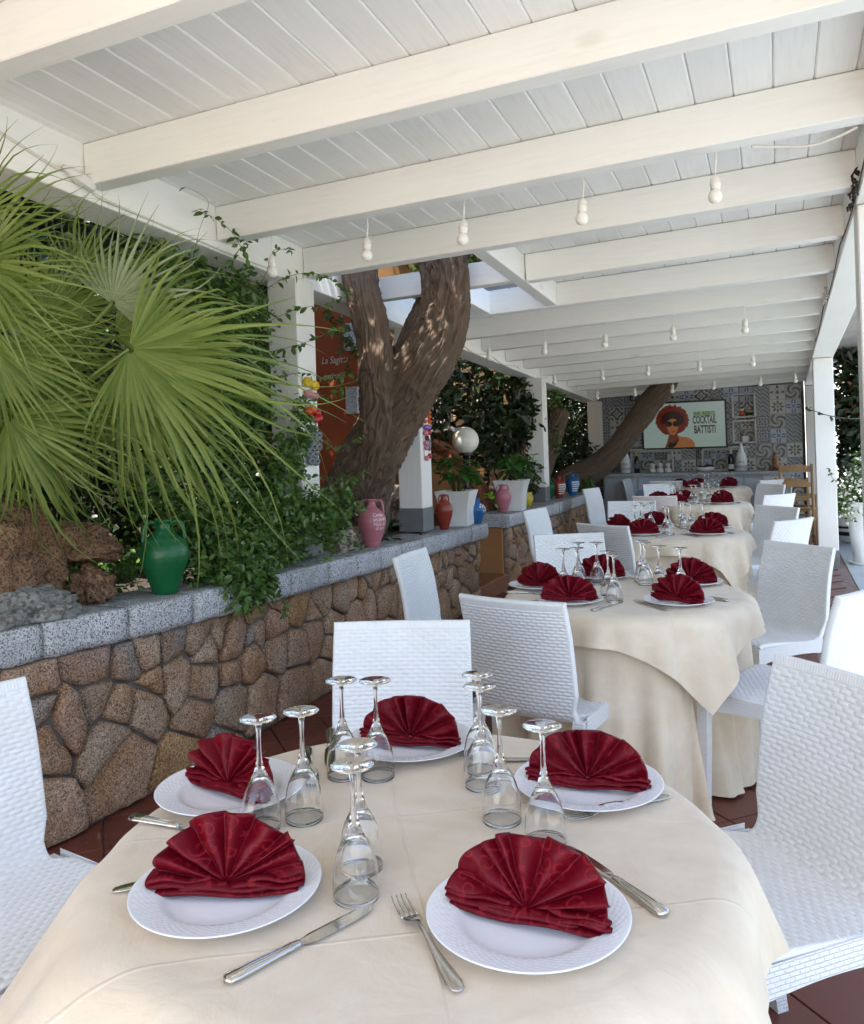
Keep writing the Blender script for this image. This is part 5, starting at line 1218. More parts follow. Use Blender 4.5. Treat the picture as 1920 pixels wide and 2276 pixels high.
jar_text(jb, 0.068, 0.215, [('Tudor', 0.44, -0.25), ('di', 0.22, 0.05)], 0.35, 0.030)
for a_, zf in ((0.05, .74), (0.45, .70), (0.25, .66), (0.75, .62), (0.95, .52), (-0.15, .66)):
    r = prof_r(zf) * 0.068 + 0.001; f_ = MB()
    for q_ in range(5): f_.sphere((r * math.sin(a_) + 0.006 * math.cos(q_ * 1.257) * math.cos(a_), -r * math.cos(a_) + 0.006 * math.cos(q_ * 1.257) * math.sin(a_), zf * 0.215 + 0.006 * math.sin(q_ * 1.257)), 0.0042, 8, 5, (1, 1, 1))
    f_.build('painted_flower', M_WHITEP, jb, True)
jar('small pink jar before the second white planter', (-2.47, 7.585, 0.713), 0.083, 0.268, M_PINKJ, 0.9)
jar('dark green jar half hidden by the third post', (-2.52, 9.50, 0.713), 0.085, 0.250, M_GREENJ, 0.4)
def striped(label, loc, R, H, mat, rz):
    j = jar(label, loc, R, H, mat, rz, 1)
    for zf in (0.22, 0.32, 0.42, 0.52, 0.62):
        rows = [[((prof_r(zf + dz) * R + 0.001) * math.sin(a), -(prof_r(zf + dz) * R + 0.001) * math.cos(a), (zf + dz) * H) for a in np.linspace(0.15, 1.9, 14)] for dz in (-0.02, 0.0, 0.025)]
        MB().grid(rows).build('stripe', M_WHITEP, j, True)
striped('red jug with white stripes on the second wall', (-2.41, 9.56, 0.713), 0.080, 0.262, M_REDJ, 0.0)
striped('blue jug with white stripes on the second wall', (-2.37, 10.08, 0.713), 0.086, 0.270, M_BLUEJ, 0.0)

# planters with broad leaves
def big_leaf_mesh(L, W, seed, mat, name='leaf'):
    rng = random.Random(seed); rows = []
    for i in range(9):
        t = i / 8; w = W * math.sin(PI * min(1, t ** 0.75)) ** 0.8 * (0.96 if i < 8 else 0) + 0.0006; dz = -0.35 * L * t * t + 0.02 * L * math.sin(9 * t)
        rows.append([(-w, L * t, dz + w * 0.25 + 0.004 * math.sin(14 * t)), (-w * 0.5, L * t + 0.004, dz + w * 0.16), (0, L * t + 0.006, dz), (w * 0.5, L * t + 0.004, dz + w * 0.16), (w, L * t, dz + w * 0.25 + 0.004 * math.cos(13 * t))])
    return MB().grid(rows).mesh(name, mat, True)
HL = [big_leaf_mesh(0.115, 0.036, k, M_HYD) for k in range(3)]; LL = big_leaf_mesh(0.10, 0.042, 9, M_LIME)
def leafy(name, label, loc, n, rad, h, meshes, seed, sc=1.0, stem=True, group=None, cat='plant'):
    t = thing(name, label, cat, loc, 0, group); rng = random.Random(seed); s_ = MB()
    for k in range(n):
        a = rng.uniform(0, 2 * PI); zz = h * (0.25 + 0.75 * rng.random() ** 0.7); rr = rad * rng.uniform(0.15, 0.75) * (1.15 - 0.55 * zz / h)
        o = link('leaf', rng.choice(meshes), t, (rr * math.cos(a), rr * math.sin(a), zz), (rng.uniform(-0.5, 0.55), rng.uniform(-0.45, 0.45), a - PI / 2 + rng.uniform(-0.5, 0.5)))
        k_ = sc * rng.uniform(0.75, 1.2); o.scale = (k_, k_, k_)
        if k % 3 == 0: s_.tube([(0.02 * math.cos(a), 0.02 * math.sin(a), 0), (rr * 0.6 * math.cos(a), rr * 0.6 * math.sin(a), zz * 0.6), (rr * math.cos(a), rr * math.sin(a), zz)], [0.005, 0.004, 0.003], 5)
    s_.build('stem', M_STEM, t, True); return t
M_PLANTER = simple('white_ribbed_planter', (0.80, 0.79, 0.77), 0.5, (0.74, 0.73, 0.71), 6)
def planter(label, loc, w0, w1, h, rz):
    t = thing('planter', label, 'planter', loc, rz, 'square white flared planters'); rows = []
    for f in np.linspace(0, 1, 9):
        w = (w0 + (w1 - w0) * f ** 2.6) / 2; rows.append([(-w, -w, h * f), (w, -w, h * f), (w, w, h * f), (-w, w, h * f)])
    wi = w1 / 2 - 0.014; rows += [[(-wi, -wi, h), (wi, -wi, h), (wi, wi, h), (-wi, wi, h)], [(-wi * .9, -wi * .9, h - 0.03), (wi * .9, -wi * .9, h - 0.03), (wi * .9, wi * .9, h - 0.03), (-wi * .9, wi * .9, h - 0.03)]]
    mb = MB().grid(rows, True); mb.f.append((0, 3, 2, 1)); mb.build('tub', M_PLANTER, t)
    MB().box((0, 0, h - 0.035), (w1 - 0.06, w1 - 0.06, 0.01)).build('earth', M_SOIL, t); return t
planter('white flared planter with hydrangea on the first wall', (-2.46, 6.33, 0.7125), 0.225, 0.30, 0.285, 0.10)
leafy('hydrangea', 'bright green hydrangea in the first white planter', (-2.46, 6.33, 0.965), 52, 0.24, 0.30, HL, 5, 1.05, True, 'hydrangeas in planters')
planter('white flared planter beside the small pink jar', (-2.46, 7.86, 0.712), 0.235, 0.32, 0.300, 0.10)
leafy('hydrangea', 'green hydrangea in the second white planter', (-2.46, 7.86, 0.98), 44, 0.25, 0.26, HL, 6, 1.1, True, 'hydrangeas in planters')
for k, (a_, b_, c_) in enumerate(((0.16, 0.05, 0.10), (0.17, 0.0, 0.06), (0.15, 0.08, 0.05))):
    pass
leafy('lime_shoot', 'small lime-yellow leafy shoot beside the first planter', (-2.30, 6.70, 0.80), 5, 0.07, 0.16, [LL], 8, 0.8)
yp = thing('flowerpot', 'round yellow glazed pot on the second wall', 'flowerpot', (-2.43, 8.20, 0.713))
MB().lathe([(0, 0), (.05, 0), (.07, .03), (.085, .07), (.086, .10), (.075, .14), (.078, .155), (.068, .155), (.064, .13), (0, .13)], 36).build('body', M_YELJ, yp, True)
leafy('potted_plant', 'trailing leafy plant growing in the yellow pot', (-2.43, 8.20, 0.84), 60, 0.26, 0.42, [big_leaf_mesh(0.085, 0.020, 4, M_IVY)], 9, 1.0)
def shrub(label, loc, blobs, n, size, mat, seed, stems, **kw):
    t = thing('broadleaf_shrub', label, 'shrub', loc, 0, 'dark shrubs behind the walls'); cloud_obj('foliage', blobs, n, size, mat, t, seed, **kw)
    s_ = MB()
    for p in stems: s_.tube(p, [0.022, 0.016, 0.010][:len(p)] if len(p) == 3 else 0.014, 7)
    s_.build('stem', M_TWIG, t, True); return t
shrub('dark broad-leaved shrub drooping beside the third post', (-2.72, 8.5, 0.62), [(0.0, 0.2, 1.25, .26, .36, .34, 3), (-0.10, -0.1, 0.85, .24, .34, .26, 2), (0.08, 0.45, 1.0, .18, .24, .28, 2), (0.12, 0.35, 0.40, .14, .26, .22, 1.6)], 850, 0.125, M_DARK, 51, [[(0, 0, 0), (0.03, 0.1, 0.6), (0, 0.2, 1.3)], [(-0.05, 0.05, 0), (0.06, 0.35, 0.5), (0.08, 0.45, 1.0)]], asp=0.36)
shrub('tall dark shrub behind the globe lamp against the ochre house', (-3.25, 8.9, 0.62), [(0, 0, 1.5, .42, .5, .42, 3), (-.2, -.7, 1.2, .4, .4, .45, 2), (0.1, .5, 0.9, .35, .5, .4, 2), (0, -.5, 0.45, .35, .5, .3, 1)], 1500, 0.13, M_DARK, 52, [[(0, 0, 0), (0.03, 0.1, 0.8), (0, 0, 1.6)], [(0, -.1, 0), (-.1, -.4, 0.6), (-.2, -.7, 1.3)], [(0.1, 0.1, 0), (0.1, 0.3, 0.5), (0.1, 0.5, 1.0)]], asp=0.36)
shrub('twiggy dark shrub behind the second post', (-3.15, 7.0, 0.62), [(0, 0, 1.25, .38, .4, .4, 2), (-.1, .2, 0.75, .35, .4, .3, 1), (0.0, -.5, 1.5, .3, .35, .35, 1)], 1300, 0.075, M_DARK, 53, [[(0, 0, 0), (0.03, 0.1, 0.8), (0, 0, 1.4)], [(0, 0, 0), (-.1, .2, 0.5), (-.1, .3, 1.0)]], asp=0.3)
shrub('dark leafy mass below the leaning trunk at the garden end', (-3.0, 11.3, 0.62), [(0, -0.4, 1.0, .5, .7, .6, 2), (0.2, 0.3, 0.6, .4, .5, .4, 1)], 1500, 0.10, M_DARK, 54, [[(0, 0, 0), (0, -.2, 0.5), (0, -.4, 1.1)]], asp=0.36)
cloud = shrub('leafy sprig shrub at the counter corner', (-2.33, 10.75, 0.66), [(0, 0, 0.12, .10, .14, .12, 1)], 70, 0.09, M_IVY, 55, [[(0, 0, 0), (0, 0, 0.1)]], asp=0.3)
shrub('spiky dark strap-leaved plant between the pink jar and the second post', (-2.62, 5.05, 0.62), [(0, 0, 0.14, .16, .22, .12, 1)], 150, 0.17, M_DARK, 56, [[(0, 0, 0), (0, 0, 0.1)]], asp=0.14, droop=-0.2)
# ------------------------------------------------------------------ string of bulbs and cables
def bulb_mesh_set():
    cord = MB().tube([(0, 0, 0.0), (0.004, 0.002, -0.03), (0.001, 0.0, -0.062), (0, 0, -0.088)], 0.0035, 7).mesh('cord', M_WHITEPL, True)
    sock = MB().lathe([(0, -0.082), (0.007, -0.083), (0.009, -0.092), (0.0175, -0.100), (0.0195, -0.108), (0.0185, -0.118), (0.0205, -0.120), (0.0205, -0.125), (0.0185, -0.127), (0.0185, -0.142), (0.0165, -0.145), (0, -0.145)], 20).mesh('socket', M_WHITEPL, True)
    bl = MB().lathe([(0.011, -0.143), (0.014, -0.147), (0.0225, -0.156), (0.0262, -0.169), (0.0250, -0.181), (0.019, -0.191), (0.009, -0.1965), (0, -0.198)], 22).mesh('bulb', M_BULB, True)
    return cord, sock, bl
B3 = bulb_mesh_set()
def hang(x, y, label, sway):
    t = thing('hanging_bulb', label, 'light bulb', (x, y, zc(x, y) - BH - 0.001), random.uniform(0, 6), 'festoon bulbs hanging from the beams'); t.rotation_euler = (sway[0], sway[1], t.rotation_euler[2])
    for me, nm in zip(B3, ('cord', 'socket', 'bulb')): link(nm, me, t)
ROWS = [(3.36, [-2.22, -1.70, -1.225, -0.705, -0.190], 'nearest row'), (6.495, [-2.198, -1.71, -1.223, -0.714, -0.196], 'second row'), (8.51, [-2.154, -1.654, -1.173, -0.697, -0.205], 'third row'), (10.44, [-2.10, -1.64, -1.162, -0.674, -0.172, 0.20], 'last row before the tile wall')]
WH = ['first', 'second', 'third', 'fourth', 'fifth', 'sixth']
for yy, xs, nm in ROWS:
    for k, x in enumerate(xs): hang(x, yy, f'white festoon bulb, {WH[k]} from the wall side, {nm}', (random.uniform(-.10, .10), random.uniform(-.12, .12)))
lx = XL + 0.006
def wire(name, label, pts, r, mat, cat='cable'):
    P = [Vector(p) for p in pts]; path = []
    for i in range(len(P) - 1):
        p0 = P[max(i - 1, 0)]; p1 = P[i]; p2 = P[i + 1]; p3 = P[min(i + 2, len(P) - 1)]
        for t in np.linspace(0, 1, 7, endpoint=False): path.append(0.5 * ((2 * p1) + (p2 - p0) * t + (2 * p0 - 5 * p1 + 4 * p2 - p3) * t * t + (3 * p1 - p0 - 3 * p2 + p3) * t ** 3))
    path.append(P[-1]); return tag(MB().tube(path, r, 6).build(name, mat, None, True), label, cat)
def zl(y, d): return zc(XL, y) - d
wire('cable', 'pale cable clipped along the inner face of the left side beam', [(lx, 1.75, zl(1.75, .075)), (lx, 2.05, zl(2.05, .10)), (lx, 2.25, zl(2.25, .135)), (lx + .01, 2.33, zl(2.33, .15))], 0.006, M_CABLE)
wire('cable', 'thin cable running from the plug socket under the beams', [(lx + .01, 2.45, zl(2.45, .165)), (lx, 2.50, zl(2.5, .185)), (lx + .012, 2.56, zl(2.56, .198)), (lx, 2.75, zl(2.75, .196)), (lx, 3.05, zl(3.05, .200)), (lx, 3.33, zl(3.33, .206)), (lx, 3.7, zl(3.7, .200))], 0.005, M_CABLE)
ys_ = np.linspace(5.75, 8.3, 22)
wire('cable', 'wavy white cable drooping along the far left side beam', [(lx, y, zl(y, 0.195 + 0.018 * math.sin(y * 7.5))) for y in ys_], 0.006, M_CABLE)
wire('cable', 'slack white cable loop under the third beam near the right post', [(-0.06, 3.37, zc(-.06, 3.37) - .165), (0.02, 3.39, zc(0.02, 3.39) - .175), (0.14, 3.40, zc(.14, 3.4) - .192), (0.24, 3.39, zc(.24, 3.39) - .180), (0.30, 3.37, zc(.3, 3.37) - .167)], 0.0055, M_CABLE)
plug = thing('plug_socket', 'white extension socket with plug hanging on the left side beam', 'socket', (lx + 0.02, 2.40, zl(2.40, .155)), 0)
plug.rotation_euler = (math.radians(-14), 0, 0)
bbox('socket_body', (0.040, 0.085, 0.045), (0, 0.035, 0), M_WHITEPL, plug, bev=0.010, seg=2)
MB().tube([(0, -0.075, 0.004), (0, -0.05, 0.003), (0, -0.046, 0.002), (0, -0.010, 0), (0, 0.0, 0)], [0.009, 0.011, 0.018, 0.021, 0.019], 14).build('plug', M_WHITEPL, plug, True)
# dried garland wires on the right side beam
for y, lab, c in ((4.05, 'dark tangle of dried vine tied to the right side beam', (0.03, 0.02, 0.015)), (6.35, 'pale knot of white string tied on the right side beam', (0.6, 0.57, 0.5))):
    rg = random.Random(int(y * 10)); mb = MB(); m_ = simple('garland_' + str(int(y * 10)), c, 0.8)
    for k in range(26):
        a = Vector((0.345 + rg.uniform(-.012, .004), y + rg.uniform(-.16, .16), zc(.35, y) - 0.19 + rg.uniform(-.035, .035))); d = Vector((rg.uniform(-.012, .004), rg.uniform(-.05, .05), rg.uniform(-.03, .03)))
        mb.tube([a, a + d * .5 + Vector((-.006, 0, .006)), a + d], [0.004, 0.006, 0.003], 5)
    tag(mb.build('garland', m_, None, True), lab, 'garland')
wire('string', 'thin string sagging along the right side beam', [(0.347, y, zc(.35, y) - 0.16 - 0.05 * (1 - ((y - m0) / .9) ** 2)) for m0 in (4.2, 6.0, 7.8) for y in (m0 - .85, m0 - .4, m0, m0 + .4, m0 + .85)], 0.003, M_TWIG, 'string')

# ------------------------------------------------------------------ bead hangings on two posts
def beadm(n, c): return simple(n, c, 0.35)
MB_P, MB_PI, MB_O, MB_R, MB_DR, MB_G, MB_Y, MB_W = beadm('purple_clay', (0.20, 0.11, 0.36)), beadm('pink_clay', (0.55, 0.20, 0.27)), beadm('orange_clay', (0.55, 0.095, 0.015)), beadm('red_clay', (0.42, 0.015, 0.025)), beadm('maroon_clay', (0.10, 0.012, 0.015)), beadm('grey_clay', (0.13, 0.145, 0.16)), beadm('yellow_clay', (0.72, 0.48, 0.02)), beadm('white_board', (0.75, 0.74, 0.73))
PX2 = PL - 0.005 + 0.095 + 0.016
bead = thing('bead_hanging', 'hanging of purple, orange, red and pink clay beads on the second post', 'wall ornament', (PX2, 5.60, 1.24))
def bd(x, z, mat, s=(1, 1, 1), r=0.021, parent=bead, name='bead', px=0.0): MB().sphere((px, x, z), r, 18, 12, s).build(name, mat, parent, True)
bbox('backing_board', (0.008, 0.085, 0.40), (-0.010, 0, 0.22), MB_W, bead, bev=0.002)
bd(0.0, 0.462, MB_PI, r=.018); bd(0, 0.425, MB_P, (1, 2.6, 1.05), .022); bd(0, 0.268, MB_P, (1, 2.8, 1.05), .022)
for z in (0.380, 0.347, 0.312): bd(0.038, z, MB_O, (1, 1, 1), .0185); bd(-0.040, z, MB_O, (1, 1.0, .95), .017)
bd(-0.038, 0.226, MB_PI); bd(0.026, 0.230, MB_R, (1, 1.6, 1), .019); bd(-0.018, 0.190, MB_DR, r=.020); bd(-0.034, 0.150, MB_PI); bd(-0.030, 0.118, MB_PI, r=.019); bd(0.024, 0.140, MB_G, (.7, .95, 2.2), .022)
bd(0.028, 0.055, MB_R, r=.021); bd(-0.028, 0.040, MB_PI, r=.020)
PX1 = PL - 0.005 + 0.095 + 0.02
bead2 = thing('bead_hanging', 'hanging of yellow, pink and red clay shapes over grey coils on the first post', 'wall ornament', (PX1, 3.965, 1.28))
def coil(y, z, mat, R, r, name='coil'):
    rows = [[(r * math.cos(2 * PI * k / 8) * 1.0, y + (R + r * math.sin(2 * PI * k / 8)) * math.cos(a), z + (R * 0.55 + r * math.sin(2 * PI * k / 8)) * math.sin(a)) for k in range(8)] for a in np.linspace(0, 2 * PI, 20)]
    MB().grid(rows, True).build(name, mat, bead2, True)
for y, z in ((-0.04, .46), (0.035, .445)): coil(y, z, MB_Y, .022, .017)
bd(-0.03, .395, MB_PI, (1, 1.5, 1.0), .024, bead2); bd(0.03, .385, MB_PI, (1, 1.3, .9), .024, bead2)
for y, z, m_ in ((-0.05, .30, MB_O), (0.0, .31, MB_O), (0.045, .292, MB_R), (-0.03, .262, MB_R), (0.025, .255, MB_R), (0.06, .262, MB_R)): bd(y, z, m_, (1, 1.25, 1), .023, bead2, 'bead', 0.004)
bd(0.0, .205, beadm('teal_clay', (0.12, 0.2, 0.22)), (1, 2.2, .8), .022, bead2)
for z in (.165, .132, .100):
    for y in (-0.055, 0.0, 0.055): coil(y, z, MB_G, .024, .012)
for y, z in ((-0.05, .062), (0.01, .058), (-0.03, .022), (0.025, .018)): coil(y, z, MB_G, .024, .012)

# ------------------------------------------------------------------ patterned tile wall
def pat_mat(name, kind, fg, bgc, fg2=None):
    m, nt, b, o = new_mat(name); tc = N(nt, 'TexCoord'); sx = N(nt, 'SeparateXYZ'); nt.links.new(tc.outputs['Object'], sx.inputs[0])
    x = math_(nt, 'MULTIPLY', sx.outputs[0], 10.0); y = math_(nt, 'MULTIPLY', sx.outputs[2], 10.0)     # -1..1 over the tile
    ax = math_(nt, 'ABSOLUTE', x); ay = math_(nt, 'ABSOLUTE', y); r = math_(nt, 'SQRT', math_(nt, 'ADD', math_(nt, 'MULTIPLY', x, x), math_(nt, 'MULTIPLY', y, y))); a = math_(nt, 'ARCTAN2', y, x)
    def lt(u, v): return math_(nt, 'LESS_THAN', u, v)
    def xor(u, v): return math_(nt, 'ABSOLUTE', math_(nt, 'SUBTRACT', u, v))
    sub = math_(nt, 'SUBTRACT'
                , 0.0, 0.0)
    if kind == 'star':
        f = xor(lt(math_(nt, 'ADD', ax, ay), 0.62), lt(math_(nt, 'MULTIPLY', ax, ay), 0.10)); f = xor(f, lt(math_(nt, 'ADD', ax, ay), 0.30))
    elif kind == 'rosette':
        f = lt(r, math_(nt, 'MULTIPLY_ADD', math_(nt, 'COSINE', math_(nt, 'MULTIPLY', a, 8.0)), 0.22, 0.62)); f = xor(f, lt(r, math_(nt, 'MULTIPLY_ADD', math_(nt, 'COSINE', math_(nt, 'MULTIPLY', a, 8.0)), -0.12, 0.36))); f = xor(f, lt(r, 0.16))
    elif kind == 'rings':
        f = lt(math_(nt, 'SINE', math_(nt, 'MULTIPLY', r, 14.0)), 0.0); f = xor(f, lt(math_(nt, 'COSINE', math_(nt, 'MULTIPLY', a, 4.0)), -0.55))
    elif kind == 'corner':
        q = math_(nt, 'SQRT', math_(nt, 'ADD', math_(nt, 'POWER', math_(nt, 'SUBTRACT', 1.0, ax), 2.0), math_(nt, 'POWER', math_(nt, 'SUBTRACT', 1.0, ay), 2.0)))
        f = lt(math_(nt, 'SINE', math_(nt, 'MULTIPLY', q, 12.0)), 0.1); f = xor(f, lt(r, 0.25))
    elif kind == 'stripe':
        f = lt(math_(nt, 'SINE', math_(nt, 'MULTIPLY', math_(nt, 'ADD', x, y), 11.0)), 0.0); f = xor(f, lt(ax, 0.12))
    elif kind == 'lattice':
        f = lt(math_(nt, 'MULTIPLY', math_(nt, 'SINE', math_(nt, 'MULTIPLY', x, 9.4)), math_(nt, 'SINE', math_(nt, 'MULTIPLY', y, 9.4))), 0.0); f = xor(f, lt(r, 0.5))
    elif kind == 'flower':
        f = lt(r, math_(nt, 'ABSOLUTE', math_(nt, 'COSINE', math_(nt, 'MULTIPLY', a, 2.0)))); f = xor(f, lt(math_(nt, 'MULTIPLY', ax, ay), 0.05)); f = xor(f, lt(r, 0.2))
    else:
        f = lt(math_(nt, 'SINE', math_(nt, 'MULTIPLY_ADD', r, 9.0, math_(nt, 'MULTIPLY', a, 3.0))), -0.1); f = xor(f, lt(math_(nt, 'MAXIMUM', ax, ay), 0.0)); 
    brd = math_(nt, 'GREATER_THAN', math_(nt, 'MAXIMUM', ax, ay), 0.93); f = math_(nt, 'MULTIPLY', f, math_(nt, 'SUBTRACT', 1.0, brd))
    wear = noise_t(nt, coords(nt, 'Object', (1, 1, 1), jitter=True), 30.0, 3.0)
    f = math_(nt, 'MULTIPLY', f, ramp(nt, wear, [(0.25, (.65, .65, .65)), (0.6, (1, 1, 1))]))
    c = mixc(nt, f, bgc, fg)
    if fg2 is not None: c = mixc(nt, math_(nt, 'MULTIPLY', lt(r, 0.42), math_(nt, 'MULTIPLY', f, 0.8)), c, fg2)
    nt.links.new(c, b.inputs['Base Color']); b.inputs['Roughness'].default_value = 0.4; return m
CRM, GRY = (0.42, 0.41, 0.38), (0.27, 0.28, 0.29)
PATS = [pat_mat('tile_star', 'star', (0.035, 0.033, 0.032), CRM, (0.10, 0.08, 0.04)), pat_mat('tile_rosette', 'rosette', (0.03, 0.032, 0.036), CRM, (0.14, 0.11, 0.05)), pat_mat('tile_rings', 'rings', (0.07, 0.072, 0.08), GRY), pat_mat('tile_corner', 'corner', (0.045, 0.05, 0.06), CRM),
        pat_mat('tile_stripe', 'stripe', (0.10, 0.10, 0.105), GRY), pat_mat('tile_lattice', 'lattice', (0.06, 0.065, 0.075), GRY, (0.16, 0.10, 0.07)), pat_mat('tile_blue_flower', 'flower', (0.035, 0.07, 0.19), (0.36, 0.38, 0.42)), pat_mat('tile_whirl', 'whirl', (0.05, 0.055, 0.065), (0.33, 0.32, 0.30), (0.20, 0.14, 0.11)),
        pat_mat('tile_blue_rosette', 'rosette', (0.045, 0.085, 0.20), (0.36, 0.37, 0.40))]
M_PLAIN = simple('white_niche_edge', (0.50, 0.49, 0.47), 0.5, (0.4, 0.39, 0.37), 12)
bwall = thing('tile_wall', 'end wall covered in grey and blue patchwork patterned tiles with niches', 'wall', (-1.09, 12.3, 0))
bw0 = Vector(bwall.location)
bbox('wall_core', (2.86, 0.16, 2.20), (0.01, 0.22, 1.10), M_MORTAR, bwall, bev=0)
T2 = 0.2; pat_me = [bevel_box((T2 - 0.004, 0.012, T2 - 0.004), 0.0012, 1, 'wall_tile', m_) for m_ in PATS]; rg = random.Random(17)
slab = MB()
REC = [(-0.575, -0.285, 1.655, 1.975), (-0.575, -0.285, 1.295, 1.60), (-2.0, -1.41, 0.915, 1.205), (-1.0, -0.42, 0.915, 1.205)]
gx0, gz0 = -2.49, 0.075
for i in range(14):
    for j in range(10):
        xc = gx0 + T2 * (i + 0.5); z_ = gz0 + T2 * (j + 0.5)
        inr = any(a - 0.005 < xc < b_ + 0.005 and c_ - 0.02 < z_ < d_ + 0.02 for a, b_, c_, d_ in REC)
        k = (rg.randrange(9))
        if i == 12 and j in (9, 4): k = 0
        if i == 12 and j == 8: k = 1
        if i == 12 and j == 6: k = 6
        o = link('wall_tile', pat_me[k], bwall, (xc - bw0.x, 0.006 + (0.13 if inr else rg.uniform(0, .0015)), z_), (0, rg.randrange(4) * PI / 2, 0))
        if not inr: slab.box((xc - bw0.x, 0.08, z_), (T2, 0.13, T2))
slab.build('tile_backing', M_MORTAR, bwall)
for a, b_, c_, d_ in REC:      # niche linings
    for (lx0, lx1, lz0, lz1) in ((a - .012, a + .012, c_, d_), (b_ - .012, b_ + .012, c_, d_), (a, b_, c_ - .012, c_ + .012), (a, b_, d_ - .012, d_ + .012)):
        bbox('niche_lining', (lx1 - lx0, 0.15, lz1 - lz0), ((lx0 + lx1) / 2 - bw0.x, 0.055, (lz0 + lz1) / 2), M_PLAIN, bwall, bev=0.002)
bbox('ledge', (1.0, 0.06, 0.03), (-1.70 - bw0.x, -0.015, 1.232), M_PLAIN, bwall); bbox('ledge', (0.62, 0.06, 0.03), (-0.68 - bw0.x, -0.015, 1.232), M_PLAIN, bwall)
# ------------------------------------------------------------------ screen
tv = thing('television', 'flat television showing a woman with red curly hair and sunglasses', 'television', (-1.237, 12.235, 1.572))
tv.rotation_euler = (math.radians(4), 0, math.radians(-1.5))
bbox('bezel', (1.172, 0.045, 0.682), (0, 0, 0), M_BLACK, tv, bev=0.004)
def emis(name, c, s=1.0):
    m, nt, b, o = new_mat(name); b.inputs['Base Color'].default_value = (0.01, 0.01, 0.01, 1); b.inputs['Roughness'].default_value = 0.2
    b.inputs['Emission Color'].default_value = tuple(c) + (1,); b.inputs['Emission Strength'].default_value = s; return m
ES = 0.085
scr = bbox('screen', (1.125, 0.004, 0.635), (0, -0.0235, 0), emis('screen_teal', (0.50, 0.66, 0.60), ES), tv, bev=0)
def flat(name, pts, mat, lay):
    n = len(pts); d = -0.003 - 0.0006 * lay; vs = [(x, d, z) for x, z in pts] + [(x, d + 0.0004, z) for x, z in pts]
    fs = [tuple(range(n))] + [(k, k + n, (k + 1) % n + n, (k + 1) % n) for k in range(n)]
    mb = MB(); mb.add(vs, fs); return mb.build(name, mat, scr)
E_HAIR, E_HAIR2, E_DARK, E_SKIN, E_SKIN2, E_LIP, E_BLK = emis('screen_red_hair', (0.20, 0.022, 0.008), ES), emis('screen_dark_hair', (0.028, 0.006, 0.004), ES), emis('screen_black', (0.008, 0.005, 0.005), ES), emis('screen_skin', (0.52, 0.20, 0.055), ES), emis('screen_skin_shade', (0.20, 0.055, 0.015), ES), emis('screen_lips', (0.40, 0.06, 0.05), ES), emis('screen_ink', (0.015, 0.015, 0.02), ES)
E_GRN = emis('screen_green', (0.10, 0.20, 0.03), ES)
rg2 = random.Random(3); hc = (-0.155, 0.075)
flat('shoulder', [(-0.255, -0.3165), (-0.24, -0.25), (-0.22, -0.19), (-0.20, -0.15), (-0.085, -0.15), (-0.03, -0.165), (0.06, -0.18), (0.12, -0.22), (0.145, -0.27), (0.15, -0.3165)], E_SKIN, 1)
flat('neck', [(-0.27, -0.3165), (-0.235, -0.24), (-0.20, -0.11), (-0.10, -0.10), (-0.075, -0.16), (-0.07, -0.22), (-0.12, -0.28), (-0.16, -0.3165)], E_SKIN2, 2)
flat('hair', [(hc[0] + (0.225 + rg2.uniform(-.016, .02)) * math.cos(a) * 1.0, hc[1] + (0.215 + rg2.uniform(-.016, .02)) * math.sin(a)) for a in np.linspace(-0.75, PI + 0.75, 90)] + [(-0.30, -0.10), (-0.25, -0.13), (-0.08, -0.12), (-0.01, -0.09)], E_HAIR, 3)
flat('hair_shadow', [(hc[0] + 0.005 + (0.165 + rg2.uniform(-.012, .012)) * math.cos(a), hc[1] + 0.0 + (0.135 + rg2.uniform(-.012, .012)) * math.sin(a)) for a in np.linspace(-0.4, PI + 0.4, 60)], E_HAIR2, 4)
flat('face', [(-0.225, 0.06), (-0.19, 0.085), (-0.15, 0.10), (-0.10, 0.085), (-0.075, 0.04), (-0.075, -0.03), (-0.09, -0.09), (-0.12, -0.13), (-0.15, -0.14), (-0.18, -0.13), (-0.215, -0.08), (-0.23, -0.02)], E_SKIN, 5)
for cx_ in (-0.20, -0.105): flat('sunglasses', [(cx_ + 0.045 * math.cos(a), 0.022 + 0.040 * math.sin(a)) for a in np.linspace(0, 2 * PI, 20, endpoint=False)], E_DARK, 6)
flat('lips', [(-0.175, -0.085), (-0.155, -0.077), (-0.145, -0.080), (-0.135, -0.077), (-0.118, -0.085), (-0.145, -0.103)], E_LIP, 6)
flat('necklace', [(-0.225, -0.3165), (-0.20, -0.24), (-0.14, -0.26), (-0.085, -0.20), (-0.075, -0.215), (-0.11, -0.28), (-0.15, -0.3165)], E_DARK, 7)
for body, sz, z, m_, sx_ in (('PAPIK PRESENTS:', 0.078, 0.150, E_GRN, 0.50), ('COCKTAIL', 0.155, 0.062, E_BLK, 0.425), ('BATTISTI', 0.155, -0.075, E_BLK, 0.475)):
    text_obj(body, sz, m_, scr, (0.290, -0.0055, z), (PI / 2, 0, 0), sx_, 0.0004, bold=0.0045)
